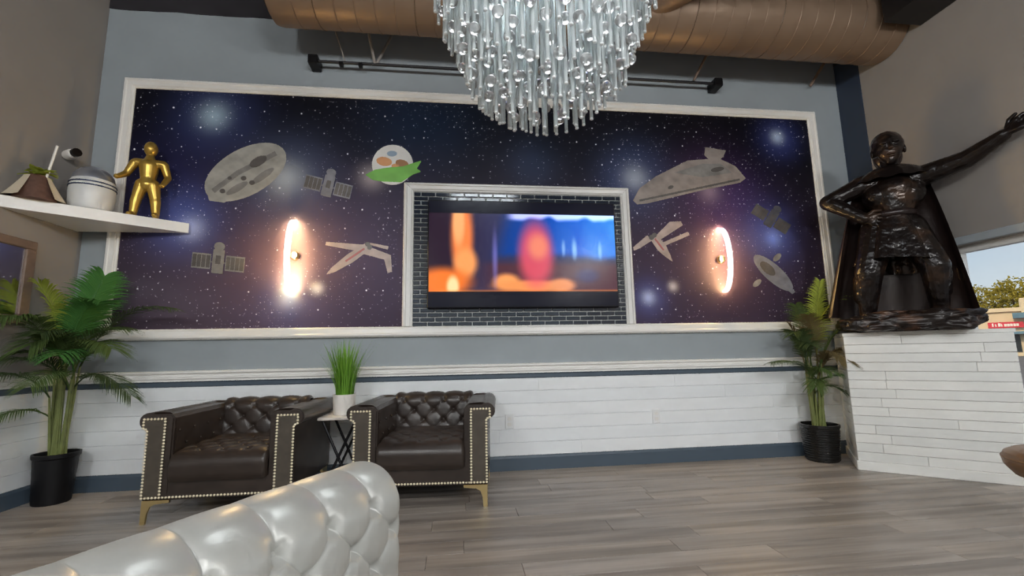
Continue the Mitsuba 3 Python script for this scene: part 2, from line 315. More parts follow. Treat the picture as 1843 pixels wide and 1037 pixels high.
# ------------------------------------------------------------------ mural, its frame, its decals
MUR = thing('mural', 'dark blue star field mural filling the end wall', 'mural')
obj('print', cat([box(ML-.01, -.42, -.012, -.001, MB-.01, MT+.01), box(1.50, MR+.01, -.012, -.001, MB-.01, MT+.01), box(-.42, 1.50, -.012, -.001, 2.36, MT+.01)]), 'mat_mural', MUR)
def frame_bar(x0, z0, x1, z1, w, d, side, e0=1, e1=1):
    """moulded bar whose inner edge runs from (x0,z0) to (x1,z1); side = outward unit normal; mitred ends"""
    a, b = np.array([x0, z0]), np.array([x1, z1]); t = (b-a)/np.linalg.norm(b-a); nn = np.array(side, float)
    prof = [(0, 0), (0, .45), (.10, .62), (.18, .62), (.24, .78), (.62, .85), (.70, 1), (.86, 1), (.94, .8), (1, .7), (1, 0)]
    V = []
    for s, p, e in ((-1, a, e0), (1, b, e1)):
        for q, h in prof:
            c = p+nn*q*w+t*s*q*w*e; V.append((c[0], -h*d, c[1]))
    n = len(prof); F = []
    for i in range(n):
        j = (i+1) % n; F += [[i, j, j+n], [i, j+n, i+n]]
    for i in range(1, n-1): F += [[0, i+1, i], [n, n+i, n+i+1]]
    m = trimesh.Trimesh(V, F); m.fix_normals(); return m
fw_ = .083
MF = MUR
for q in [(ML, MT, MR, MT, (0, 1)), (ML, MB, MR, MB, (0, -1)), (ML, MB, ML, MT, (-1, 0)), (MR, MB, MR, MT, (1, 0))]:
    obj('frame_bar', frame_bar(*q[:4], fw_, .045, q[4]), 'mat_white_trim', MF)
TF = BP = thing('brick_panel', 'panel of glossy black bricks in a white moulded surround behind the television', 'wall panel')
obj('frame_bar', frame_bar(-.372, 2.325, 1.455, 2.325, .075, .05, (0, 1)), 'mat_white_trim', TF)
obj('frame_bar', frame_bar(-.372, MB, -.372, 2.325, .085, .05, (-1, 0), 0, .88), 'mat_white_trim', TF)
obj('frame_bar', frame_bar(1.455, MB, 1.455, 2.325, .08, .05, (1, 0), 0, .94), 'mat_white_trim', TF)
# black glass bricks
obj('grout', box(-.372, 1.455, -.008, -.001, MB, 2.325), 'mat_grout', BP)
pw, ph = .1235, .0385
for r in range(30):
    za = MB+r*ph; zb = min(za+ph-.0085, 2.325)
    x = -.372-(pw/2 if r % 2 else 0)
    while x < 1.455:
        xa, xb = max(x, -.372), min(x+pw-.0085, 1.455)
        hidden = xa > -.22 and xb < 1.34 and za > 1.335 and zb < 2.21
        if xb-xa > .012 and zb-za > .01 and not hidden:
            obj('brick', bev(xa, xb, -.020-rnd.uniform(0, .003), -.007, za, zb, .003), 'mat_brick_dark', BP)
        x += pw
# television
tv = thing('television', 'large flat television showing a blurred film scene', 'television')
tx0, tx1, tz0, tz1 = -.252, 1.378, 1.312, 2.237
obj('body', bev(tx0, tx1, -.075, -.018, tz0, tz1, .006), 'mat_tv_black', tv)
sx0, sx1, sz0, sz1 = tx0+.011, tx1-.011, tz0+.014, tz1-.011
def screen_fn(p, n, uv):
    u = (p.x-sx0)/(sx1-sx0); v = (p.z-sz0)/(sz1-sz0)
    X = 771+u*333; Y = 555-v*189
    pic = smoothstep(529.5, 528.5, Y)*smoothstep(387, 388.5, Y)
    c = mix((.07, .03, .07), (.10, .10, .22), smoothstep(790, 900, X))
    blue = smoothstep(875, 915, X+(Y-440)*.25)*smoothstep(478, 462, Y+fbm(X*.03, 1.)*10)
    c = mix(c, mi.Color3f(.02, .25, .85)*(.55+.45*smoothstep(900, 1090, X)), blue)
    c = mix(c, (.25, .75, 1.), blue*smoothstep(960, 1100, X)*.55*fbm(X*.03, Y*.02, 4.))
    c = c+mi.Color3f(.9, .8, .95)*.8*smoothstep(396, 386, Y-8*noise(X*.06, 3.))*smoothstep(900, 925, X)
    low = smoothstep(470, 486, Y)*smoothstep(840, 900, X)
    c = mix(c, (.22, .09, .11), low*.9)
    c = mix(c, (.10, .10, .28), smoothstep(30, 10, dr.sqrt(dr.square(X-1050)+dr.square((Y-500)*1.6)))*.8)
    def blob(x, y, rx, ry, col, k=1., soft=.45):
        d_ = dr.sqrt(dr.square((X-x)/rx)+dr.square((Y-y)/ry))
        return mi.Color3f(*col), smoothstep(1+soft, 1-soft, d_)*k
    for b in [blob(828, 430, 18, 70, (1., .42, .16)), blob(822, 405, 10, 40, (1., .62, .33)), blob(834, 478, 19, 26, (1., .55, .25)),
              blob(795, 512, 46, 24, (1., .38, .08)), blob(812, 520, 10, 18, (1., .85, .55)), blob(905, 512, 22, 14, (1., .55, .25)), blob(950, 519, 60, 10, (.95, .5, .22)), blob(1003, 518, 22, 12, (.9, .48, .25)),
              blob(885, 470, 4, 40, (.5, .45, .9), .5, .9), blob(958, 462, 30, 58, (.92, .22, .30), .85, .4), blob(962, 448, 17, 22, (1., .52, .30), .7, .6),
              blob(1028, 452, 4, 16, (.6, .85, 1.), .7, .8), blob(1008, 450, 3, 12, (.6, .8, 1.), .6, .8), blob(1075, 455, 3, 14, (.6, .85, 1.), .6, .8)]:
        c = mix(c, b[0], b[1])
    c = mix(c, (1., .45, .12), smoothstep(524, 529, Y)*.5)
    c = c*(c*.75+.25)
    c = dr.select(pic > .02, c*pic, mi.Color3f(.002, .002, .008))
    return c*SCREEN
scr_m = trimesh.Trimesh([[sx0, -.0765, sz0], [sx1, -.0765, sz0], [sx1, -.0765, sz1], [sx0, -.0765, sz1]], [[0, 1, 2], [0, 2, 3]], process=False)
scr = mikit.ply(scr_m, 'mat_tv_black', uv=np.array([[0, 0], [1, 0], [1, 1], [0, 1.]])); scr['emitter'] = {'type': 'area', 'radiance': proc(screen_fn)}
obj('screen', scr, None, tv, label='glowing screen with orange, blue and pink blurred picture')

# decals: flat printed stickers on the mural
def poly_px(pts): return sg.Polygon([wp(*q) for q in pts])
def ell(cx, cy, a, b, ang, n=40):
    t = np.linspace(0, 2*PI, n, endpoint=False); A = math.radians(ang)
    return poly_px([(cx+a*math.cos(s)*math.cos(A)-b*math.sin(s)*math.sin(A), cy+a*math.cos(s)*math.sin(A)+b*math.sin(s)*math.cos(A)) for s in t])
def decal(label, *layers):
    key = None; y = -.012
    for i, (nm, pg, mt) in enumerate(layers):
        m = extrude_y(pg, y-.0012-.0003*i, y+.001) if i else extrude_y(pg, y-.0012, y+.001)
        if key is None: key = obj('spacecraft_print', m, mt, MUR, label=label)
        else: obj(nm, m, mt, key)
def line(pts, w): return sg.LineString([wp(*q) for q in pts]).buffer(w/426., cap_style=2)
hull = ell(443, 311, 80, 42, -28).union(poly_px([(372, 340), (392, 318), (430, 345), (405, 366), (378, 362)])).buffer(.01).buffer(-.01)
decal('large pale grey spacecraft print near the left lamp', ('hull', hull, 'mat_hull_grey'), ('ridge', line([(385, 345), (430, 312), (498, 277)], 9), 'mat_hull_line'), ('canopy', ell(466, 292, 17, 8, -28), 'mat_hull_dark'),
      ('panel', ell(428, 340, 22, 6, -30), 'mat_hull_line'), ('panel', ell(474, 318, 24, 6, -35), 'mat_hull_line'), ('vent', ell(402, 345, 5, 4, 0), 'mat_hull_dark'), ('vent', ell(440, 322, 5, 4, 0), 'mat_hull_dark'), ('vent', ell(455, 330, 5, 4, 0), 'mat_hull_dark'), ('vent', ell(415, 322, 4, 3, 0), 'mat_hull_dark'))
def satellite(label, cx, cy, L, hh, ang, mt, pm):
    A = math.radians(ang); c, s = math.cos(A), math.sin(A)
    def R(x, y): return (cx+x*c-y*s, cy+x*s+y*c)
    bar = poly_px([R(-L, -1.6), R(L, -1.6), R(L, 1.6), R(-L, 1.6)])
    lay = [('boom', bar, mt)]
    for sgn in (-1, 1):
        P = [R(sgn*L*.30, -hh*.46), R(sgn*L*1.08, -hh*.46), R(sgn*L*1.08, hh*.46), R(sgn*L*.30, hh*.46)]
        lay.append(('solar_panel', poly_px(P), mt))
        for k in range(4):
            a = .335+.186*k; lay.append(('solar_cell', poly_px([R(sgn*L*a, -hh*.37), R(sgn*L*(a+.155), -hh*.37), R(sgn*L*(a+.155), hh*.37), R(sgn*L*a, hh*.37)]), pm))
    lay += [('body', poly_px([R(-L*.2, -hh*.72), R(L*.2, -hh*.72), R(L*.2, hh*.62), R(-L*.2, hh*.62)]).buffer(.006), mt), ('antenna', ell(*R(0, -hh*.95), L*.22, hh*.26, ang), mt), ('hatch', poly_px([R(-L*.1, -hh*.4), R(L*.1, -hh*.4), R(L*.1, hh*.1), R(-L*.1, hh*.1)]), 'mat_hull_dark')]
    decal(label, *lay)
satellite('grey satellite print between the large pale spacecraft and the green saucer', 591, 337, 40, 27, 14, 'mat_hull_steel', 'mat_hull_dark')
satellite('grey satellite print at the lower left of the mural', 394, 473, 44, 30, 6, 'mat_hull_line', 'mat_hull_dark')
satellite('dim dark satellite print at the upper right of the right lamp', 1386, 395, 34, 22, 32, 'mat_hull_dim', 'mat_hull_dark')
def rocket(label, nose, tail, w, wings, mt):
    n_, t_ = np.array(nose, float), np.array(tail, float); d_ = (n_-t_)/np.linalg.norm(n_-t_); o = np.array([-d_[1], d_[0]])
    body = poly_px([tuple(n_), tuple(n_-d_*14+o*w*.55), tuple(t_+(n_-t_)*.45+o*w), tuple(t_+o*w*.8), tuple(t_-o*w*.8), tuple(t_+(n_-t_)*.45-o*w), tuple(n_-d_*14-o*w*.55)]).buffer(.006).buffer(-.003)
    lay = [('fuselage', body, mt)]
    for wq in wings: lay.append(('wing', poly_px(wq), mt))
    lay += [('stripe', line([tuple(t_+(n_-t_)*.1), tuple(t_+(n_-t_)*.55)], 3.2), 'mat_hull_red'), ('nozzle', ell(*(t_+o*w*.4), 4.5, 4.5, 0), 'mat_hull_dark'), ('nozzle', ell(*(t_-o*w*.4), 4.5, 4.5, 0), 'mat_hull_dark')]
    decal(label, *lay)
rocket('pink grey winged rocket print right of the left lamp', (589, 494), (664, 443), 8, [[(640, 452), (655, 441), (588, 436), (586, 442)], [(655, 458), (668, 446), (704, 460), (706, 490), (698, 492), (692, 468)], [(660, 440), (668, 438), (700, 444), (698, 450)]], 'mat_hull_pink')
rocket('pink grey winged rocket print left of the right lamp', (1209, 471), (1174, 426), 8, [[(1172, 434), (1164, 424), (1138, 446), (1140, 452), (1150, 448)], [(1180, 424), (1188, 432), (1228, 406), (1224, 399), (1204, 400)], [(1190, 438), (1194, 444), (1240, 424), (1236, 418)]], 'mat_hull_pink')
fre = poly_px([(1138, 362), (1150, 340), (1180, 318), (1236, 290), (1292, 286), (1322, 300), (1341, 322), (1330, 330), (1260, 344), (1165, 367), (1146, 369)]).buffer(.02).buffer(-.02)
decal('long tan grey freighter print above the right lamp', ('hull', fre, 'mat_hull_tan'), ('keel', line([(1150, 362), (1240, 343), (1330, 324)], 4), 'mat_hull_dark'), ('tower', poly_px([(1268, 266), (1305, 272), (1300, 284), (1292, 290), (1276, 290), (1266, 280)]), 'mat_hull_tan'),
      ('deck', poly_px([(1212, 312), (1262, 296), (1296, 296), (1316, 312), (1262, 320)]), 'mat_hull_line'), ('hatch', ell(1206, 338, 5, 3, -20), 'mat_hull_dark'), ('hatch', ell(1290, 306, 12, 4, -10), 'mat_hull_dark'))
decal('small grey pod print at the lower right of the mural', ('hull', ell(1390, 492, 46, 15, 42), 'mat_hull_steel'), ('canopy', ell(1380, 484, 17, 8, 42), 'mat_hull_dark'), ('booster', ell(1397, 464, 9, 5, -45), 'mat_hull_line'), ('booster', ell(1361, 510, 9, 5, -40), 'mat_hull_line'), ('tail', poly_px([(1404, 500), (1430, 526), (1424, 530), (1398, 508)]), 'mat_hull_steel'))
dk = thing('round_sticker', 'white round sticker with a green leaf shape above the brick panel corner', 'sticker')
obj('disc', extrude_y(ell(707, 298, 37, 36, 0), -.0145, -.0125), 'mat_disc_white', dk)
obj('leaf_shape', extrude_y(poly_px([(660, 316), (676, 308), (700, 304), (726, 302), (757, 292), (749, 305), (756, 310), (744, 314), (722, 328), (690, 327), (672, 324)]).buffer(.006), -.0165, -.0135), 'mat_disc_green', dk)
for nm, e, mt in [('spot', ell(692, 292, 14, 8, 10), 'mat_disc_orange'), ('spot', ell(724, 296, 12, 7, 15), 'mat_disc_brown'), ('spot', ell(706, 278, 9, 5, 0), 'mat_disc_blue'), ('spot', ell(712, 300, 7, 4, 0), 'mat_disc_orange')]:
    obj(nm, extrude_y(e, -.0155, -.0135), mt, dk)

# ------------------------------------------------------------------ lamps
def sconce(label, cx, cz):
    t = thing('wall_lamp', label, 'lamp', None)
    an = np.linspace(-PI/2, PI/2, 41); H, D = .292, .125
    w, th = .021, .007
    V = []
    for a in an:
        c = np.array([0, -.014-D*math.cos(a), H*math.sin(a)]); nn = np.array([0, -math.cos(a)/D, math.sin(a)/H]); nn /= np.linalg.norm(nn)
        for sx, sn in ((-1, -1), (1, -1), (1, 1), (-1, 1)): V.append(c+np.array([sx*w, 0, 0])+nn*sn*th)
    F = []
    for i in range(len(an)-1):
        for j in range(4):
            a, b = i*4+j, i*4+(j+1) % 4; F += [[a, b, b+4], [a, b+4, a+4]]
    e = (len(an)-1)*4; F += [[0, 2, 1], [0, 3, 2], [e, e+1, e+2], [e, e+2, e+3]]
    m = trimesh.Trimesh(V, F); m.fix_normals(); m.apply_translation([cx, 0, cz])
    s = mikit.ply(m, 'mat_white_trim'); s['emitter'] = {'type': 'area', 'radiance': rgb(SCONCE, SCONCE*.66, SCONCE*.24)}
    obj('light_arc', s, None, t, label='glowing warm half ring')
    b = lathe([(0, 0), (.03, 0), (.036, .006), (.036, .03), (.028, .042), (0, .046)], 24); b.apply_transform(trimesh.transformations.rotation_matrix(PI/2, [1, 0, 0])); b.apply_translation([cx+(.02 if cx < 0 else -.02), -.012, cz])
    obj('mount', b, 'mat_brass', t, smooth=30)
sconce('glowing half ring wall lamp on the left side of the mural', -1.335, 1.755)
sconce('glowing half ring wall lamp on the right side of the mural', 2.395, 1.745)

# chandelier
ch = thing('chandelier', 'huge two tier crystal chandelier of glass rods and balls', 'chandelier')
CX, CY = .34, -2.19; CTOP = 2.98
cyl = trimesh.creation.cylinder(radius=1, height=1, sections=10); cyl.apply_translation([0, 0, -.5])
rod_ply = mikit.ply(cyl, 'mat_crystal', smooth=40)
tip_ply = mikit.ply(trimesh.creation.icosphere(subdivisions=1), 'mat_rod_tip', smooth=True)
ico = trimesh.creation.icosphere(subdivisions=2); ball_ply = mikit.ply(ico, 'mat_crystal_ball')
def rod(x, y, zb, zt, r=.0068):
    k = obj('rod', rod_ply, None, ch, tw=T().translate([x, y, zt]).scale([r, r, zt-zb]))
    obj('tip', tip_ply, None, k, tw=T().translate([x, y, zb]).scale([r*1.12, r*1.12, r*.8]))
nrod = 0
def bottom(r):
    if r > .325: return 2.055+(r-.335)*2.1
    return 1.825+.14*(r/.31)**3
for R, n in ((.425, 60), (.385, 54), (.345, 50), (.302, 46), (.255, 36), (.195, 27), (.135, 17), (.07, 8)):
    for k in range(n):
        a = 2*PI*(k+rnd.uniform(-.18, .18))/n; rr = R+rnd.uniform(-.008, .008)
        zb = bottom(rr)+rnd.choice([0, 0, 0, .05, .1])*(1 if R < .3 else .4)
        x, y = CX+rr*math.cos(a), CY+rr*math.sin(a)
        rod(x, y, zb, CTOP); nrod += 1
for R, n, dz in ((.405, 20, .1), (.365, 18, .12), (.325, 18, .07), (.285, 16, .1), (.225, 14, .06), (.165, 9, .08), (.10, 5, .06)):
    for k in range(n):
        a = 2*PI*(k+.5)/n
        for lev in range(2):
            z = bottom(R)+dz+lev*(.085+rnd.uniform(0, .05)); rb = .0195+rnd.uniform(0, .003)
            tw = T().translate([CX+R*math.cos(a+lev*.1), CY+R*math.sin(a+lev*.1), z]).rotate([0, 0, 1], rnd.uniform(0, 90)).scale(rb)
            obj('crystal_ball', ball_ply, None, ch, tw=tw)
pl = lathe([(0, 0), (.47, 0), (.47, .05), (.44, .07), (0, .07)], 64); pl.apply_translation([CX, CY, CTOP+.02]); obj('canopy', pl, 'mat_chrome', ch, smooth=30)
pn = trimesh.creation.cylinder(radius=.44, height=.012, sections=48); pn.apply_translation([CX, CY, CTOP+.012])
s = mikit.ply(pn, 'mat_white_trim'); s['emitter'] = {'type': 'area', 'radiance': rgb(PANEL*.93, PANEL, PANEL*1.04)}
obj('unseen_light_panel', s, None, ch)  # out of view above the rods, placed to light the crystal
obj('hanging_pole', tube([[CX, CY, CTOP+.08], [CX, CY, CEIL]], .02, 12), 'mat_chrome', ch, smooth=40)

# ------------------------------------------------------------------ furniture
def resample(pts, n):
    pts = np.asarray(pts, float); s = np.r_[0, np.cumsum(np.linalg.norm(np.diff(pts, axis=0), axis=1))]
    q = np.linspace(0, s[-1], n); return np.stack([np.interp(q, s, pts[:, i]) for i in range(pts.shape[1])], -1), q
def arc(cx, cz, r, a0, a1, n=10): return [(cx+r*math.cos(math.radians(a)), cz+r*math.sin(math.radians(a))) for a in np.linspace(a0, a1, n)]
def tufted(prof, x0, x1, nu, nv, px, py, amp, s0, s1, flute=None, edge=.03, fdepth=.65):
    """an upholstered sheet: profile in (y, z), swept along x; diamond tufts between arc lengths s0 and s1; beyond s1 fluted up to 'flute'.
    Returns the mesh and the places of the buttons."""
    P, s = resample(prof, nv); tang = np.gradient(P, axis=0); tang /= np.linalg.norm(tang, axis=1, keepdims=True)
    nor = np.stack([-tang[:, 1], tang[:, 0]], -1)
    xs = np.linspace(x0, x1, nu); X, S = np.meshgrid(xs, s, indexing='ij')
    xc = (x0+x1)/2
    U = (X-xc)/px; V = (S-s0)/py
    a, b = (U+V)/2, (U-V)/2
    sa_, sb_ = np.abs(np.sin(PI*a)), np.abs(np.sin(PI*b))
    da, db = a-np.round(a), b-np.round(b); dist = np.sqrt(da*da+db*db)
    pil = .36*np.minimum(sa_, sb_)**.35+.64*(1-np.exp(-(dist/.17)**2))
    vmax = round((s1-s0)/py)
    # flutes from the last row of buttons over the top
    ph_ = (U-(vmax % 2))/2
    fl = 1-fdepth+fdepth*np.abs(np.sin(PI*ph_))**.5
    w = np.clip((S-s1)/(py*.25), 0, 1)
    h = pil*(1-w)+fl*w
    if flute is not None:
        w2 = np.clip((S-flute)/(py*1.2), 0, 1); h = h*(1-w2)+.9*w2
    else:
        w2 = np.clip((S-s1-py*.2)/(py*.6), 0, 1); h = h*(1-w2)+.95*w2
    w0 = np.clip((s0-S)/(py*.7), 0, 1); h = h*(1-w0)+.9*w0
    e = np.clip(np.minimum(X-x0, x1-X)/edge, 0, 1); h = h*np.sqrt(np.maximum(1-(1-e)**2, 0))
    h = (h-.0)*amp
    Q = np.stack([X, P[None, :, 0]+nor[None, :, 0]*h, P[None, :, 1]+nor[None, :, 1]*h], -1)
    m = grid(Q)
    but = []
    for v in range(0, vmax+1):
        for u in range(-40, 41):
            if (u+v) % 2 == 0 and x0+px*.45 < xc+u*px < x1-px*.45:
                sv = s0+v*py; y_, z_ = np.interp(sv, s, P[:, 0]), np.interp(sv, s, P[:, 1]); n_ = (np.interp(sv, s, nor[:, 0]), np.interp(sv, s, nor[:, 1]))
                but.append((xc+u*px, y_+n_[0]*amp*.12, z_+n_[1]*amp*.12, n_))
    return m, but
def button(p, r):
    m = trimesh.creation.icosphere(subdivisions=2, radius=1.0); m.apply_scale([r, r*.5, r]); a = math.atan2(p[3][1], -p[3][0])
    m.apply_transform(trimesh.transformations.rotation_matrix(-a, [1, 0, 0])); m.apply_translation(p[:3]); return m
def mirror_x(m): m = m.copy(); m.vertices[:, 0] *= -1; m.invert(); return m
# one tub chair: x across, front at -y, back at +y
CW, CD = .41, .36
armp = sg.Polygon([(.265, .15), (CW, .15), (CW, .52), (CW, .645), (.28, .645), (.265, .62)]).union(sg.Point(.405, .603).buffer(.052)).buffer(.006).buffer(-.006)
chair_parts = []       # (name, ply, label, kind)
def cp(name, mesh, mt, smooth=30, label=None, kind=None): chair_parts.append((name, mikit.ply(mesh, mt, smooth=smooth), label, kind))
body = cat([bev(-CW, CW, -CD+.004, CD, .135, .262, .008), bev(-.30, .30, CD-.13, CD-.01, .25, .56, .02), bev(-CW, CW, CD-.1, CD, .25, .55, .01)])
cp('base', body, 'mat_leather_brown', 25)
for sgn in (1, -1):
    m = extrude_y(armp, -CD+.01, CD); m2 = extrude_y(armp.buffer(-.008), -CD, -CD+.012)
    pr, _ = None, None
    prof_in = [(-.262, .30), (-.258, .50), (-.262, .56)]+arc(-.318, .592, .058, 0, 90, 7)+[(-.36, .652)]
    # inner arm pad: profile given in (x, z), swept along y
    t_, bt = tufted([(-q[0]*-1, q[1]) for q in [(-.262, .30), (-.258, .50), (-.262, .56)]]+[(x, z) for x, z in arc(-.318, .60, .056, 0, 90, 7)]+[(-.37, .658), (-.42, .650)], -CD+.02, CD-.03, 70, 60, .075, .085, .022, .07, .24)
    v = t_.vertices.copy(); t_.vertices = np.stack([v[:, 1], v[:, 0], v[:, 2]], -1)
    bm = []
    for q in bt:
        b_ = trimesh.creation.icosphere(subdivisions=1); b_.apply_scale([.005, .009, .009]); b_.apply_translation([q[1]+.004, q[0], q[2]]); bm.append(b_)
    if sgn > 0: m, m2 = m, m2; t_ = mirror_x(t_); bm = [mirror_x(b_) for b_ in bm]
    else: m, m2 = mirror_x(m), mirror_x(m2)
    cp('arm', cat([m, m2]), 'mat_leather_brown', 25); cp('arm_pad', t_, 'mat_leather_brown', True)
    cp('arm_buttons', cat(bm), 'mat_leather_brown', True, kind='stuff')
    fp = sg.Polygon([(.308, .154), (.402, .154), (.402, .555), (.424, .56), (.424, .618), (.308, .618)])
    f = extrude_y(fp, -CD-.006, -CD+.002); f = f if sgn > 0 else mirror_x(f)
    cp('front_panel', f, 'mat_suede_panel', False, label='matt brown front panel of the arm')
    nl = fp.exterior.length; cnt = int(nl/.0185); dots = []
    for k in range(cnt):
        q = fp.exterior.interpolate(k*nl/cnt)
        s_ = trimesh.creation.icosphere(subdivisions=1, radius=.0078); s_.apply_scale([1, .6, 1]); s_.apply_translation([sgn*q.x, -CD-.007, q.y]); dots.append(s_)
    cp('nail_trim', cat(dots), 'mat_nail', True, label='row of small brass nail heads', kind='stuff')
dots = []
for k in range(33):
    s_ = trimesh.creation.icosphere(subdivisions=1, radius=.0078); s_.apply_scale([1, .6, 1]); s_.apply_translation([-.296+k*.0185, -CD+.003, .152]); dots.append(s_)
cp('nail_trim', cat(dots), 'mat_nail', True, label='row of small brass nail heads', kind='stuff')
# back: from the seat up over the top roll
bprof = [(.20, .36), (.225, .54), (.228, .58)]+arc(.285, .60, .057, 180, 90, 8)+[(.31, .657), (.345, .645), (.36, .60), (.36, .5)]
bprof = [(y_, z_) for y_, z_ in bprof]
t_, bt = tufted(bprof, -.29, .29, 110, 80, .0725, .075, .026, .04, .04+.075*3, flute=.36)
cp('backrest', t_, 'mat_leather_brown', True)
cp('back_buttons', cat([button(q, .0085) for q in bt]), 'mat_leather_brown', True, kind='stuff')
sprof = [(-.352, .262), (-.364, .285), (-.366, .325)]+arc(-.315, .335, .052, 180, 90, 8)+[(-.25, .39), (.0, .396), (.24, .39)]
t_, bt = tufted(sprof, -.268, .268, 110, 90, .067, .085, .038, .165, .165+.085*4, edge=.025)
cp('seat_cushion', t_, 'mat_leather_brown', True)
cp('seat_buttons', cat([button(q, .0085) for q in bt]), 'mat_leather_brown', True, kind='stuff')
lp = sg.Polygon([(.26, .136), (.405, .136), (.405, .06), (.397, 0), (.380, 0), (.375, .06), (.362, .098), (.335, .113), (.26, .120)]).buffer(.003).buffer(-.003)
for sgn in (1, -1):
    for fy in (-CD+.012, CD-.03):
        f = extrude_y(lp, fy-.007, fy+.007)
        sd = extrude_x(sg.Polygon([((1 if fy < 0 else -1)*a, b) for a, b in [(0, .136), (.11, .136), (.11, .122), (.03, .10), (.012, .05), (.010, 0), (0, 0)]]), .391, .405); sd.apply_translation([0, fy-(.007 if fy < 0 else -.007), 0])
        f = cat([f, sd]); f = f if sgn > 0 else mirror_x(f)
        cp('leg', f, 'mat_brass', False, label='slim brass leg')
def chair(label, x, y, rz):
    k = thing('tub_chair', label, 'armchair', None)
    tw = T().translate([x, y, 0]).rotate([0, 0, 1], rz).scale([1.03, 1, .96])
    for nm, pl_, lab, kd in chair_parts: obj(nm, pl_, None, k, tw=tw, label=lab, kind=kd)
chair('dark brown tufted leather tub chair left of the side table', -1.405, -.43, -1)
chair('dark brown tufted leather tub chair right of the side table', -.205, -.43, -5)

# side table with grass
st = thing('side_table', 'small side table with a white top and crossed black legs', 'table')
TXc, TYc, TZ = -.81, -.33, .53
obj('top', bev(TXc-.135, TXc+.13, TYc-.19, TYc+.17, TZ-.018, TZ, .004), 'mat_tabletop', st)
for yy in (TYc-.15, TYc+.13):
    for sgn in (1, -1): obj('leg', tube([[TXc-sgn*.115, yy+.008*sgn, TZ-.018], [TXc+sgn*.115, yy+.008*sgn, .004]], .009, 8), 'mat_black_metal', st, smooth=40)
for sgn in (1, -1): obj('foot_bar', tube([[TXc+sgn*.115, TYc-.17, .008], [TXc+sgn*.115, TYc+.15, .008]], .008, 8), 'mat_black_metal', st, smooth=40)
gp = thing('potted_grass', 'bright green grass in a white pot on the side table', 'plant')
pot = lathe([(0, 0), (.066, 0), (.072, .004), (.078, .138), (.078, .142), (.072, .142), (.070, .12), (0, .12)], 40); pot.apply_translation([TXc, TYc-.03, TZ]); obj('pot', pot, 'mat_ceramic_white', gp, smooth=30)
so_ = lathe([(0, .126), (.069, .122)], 30); so_.apply_translation([TXc, TYc-.03, TZ]); obj('soil', so_, 'mat_soil', gp)
bl = []
for k in range(230):
    a, r = rnd.uniform(0, 2*PI), .06*math.sqrt(rnd.random()); lean = rnd.uniform(.02, .34)*(.4+r/.06); L = rnd.uniform(.24, .43)
    b0 = np.array([TXc+r*math.cos(a), TYc-.03+r*math.sin(a), TZ+.12]); dd = np.array([math.cos(a+rnd.uniform(-.6, .6)), math.sin(a+rnd.uniform(-.6, .6)), 0])
    side = np.array([-dd[1], dd[0], 0]); P = []
    for s_ in np.linspace(0, 1, 6):
        c = b0+dd*lean*L*(s_**1.8)+np.array([0, 0, L*(s_-.12*s_*s_*lean)]); w = .0038*(1-s_)**.6+.0003
        P.append([c-side*w, c+side*w])
    bl.append(grid(np.array(P)))
obj('grass_blades', cat(bl), 'mat_grass', gp, smooth=False, kind='stuff')

# palms
def frond(base, tip, arch, n=22, ll=.17, lw=.006, droop=.45, seed=0, twist=0.0, start=.22):
    q = random.Random(seed); base, tip = np.array(base, float), np.array(tip, float)
    ctl = (base+tip)/2+np.array([0, 0, arch])+(base-tip)*np.array([.18, .18, 0])
    ts = np.linspace(0, 1, 24); R = np.array([(1-t)**2*base+2*t*(1-t)*ctl+t*t*tip for t in ts])
    ms = [tube(R, np.linspace(.0055, .0012, 24), 5)]
    horiz = tip-base; horiz[2] = 0; hn = np.linalg.norm(horiz); horiz = horiz/hn if hn > .03 else np.array([1, 0, 0.])
    n = int(n*1.5); lw *= .6; ll *= 1.12
    for k in range(n):
        t = start+(1-start)*(k+.5)/n
        p = (1-t)**2*base+2*t*(1-t)*ctl+t*t*tip; tg = 2*(1-t)*(ctl-base)+2*t*(tip-ctl); tg /= np.linalg.norm(tg)
        sd = np.cross(tg, [0, 0, 1]); 
        if np.linalg.norm(sd) < .15: sd = np.cross(tg, horiz)
        sd /= np.linalg.norm(sd); up = np.cross(sd, tg)
        sd, up = sd*math.cos(twist)+up*math.sin(twist), up*math.cos(twist)-sd*math.sin(twist)
        L0 = ll*math.sin(PI*(.18+.80*((t-start)/(1-start))*.9))**.6
        for sgn in (-1, 1):
            fwd_ = .55+.5*t; dirn = sd*sgn*(.8)+tg*fwd_*1.15+up*(.28+q.uniform(-.12, .12)); dirn /= np.linalg.norm(dirn)
            L = L0*q.uniform(.85, 1.1); wv = np.cross(dirn, up); wv /= np.linalg.norm(wv)
            P = []
            for s_ in np.linspace(0, 1, 5):
                c = p+dirn*L*s_+np.array([0, 0, -droop*L*s_*s_]); w = lw*(.35+1.6*s_*(1-s_)*1.7)*(1-s_**4)+.0004
                P.append([c-wv*w, c+up*w*.35, c+wv*w])
            ms.append(grid(np.array(P)))
    m = cat(ms); v = m.vertices.copy()          # leaves give way at the walls
    for ax, sg_, lim in ((0, 1, WL+.022), (1, -1, .05)):
        d = v[:, ax]*sg_-lim; v[:, ax] = sg_*(lim+np.where(d < .12, .12*np.exp(np.minimum(d/.12-1, 0)), d))
    m.vertices = v; return m
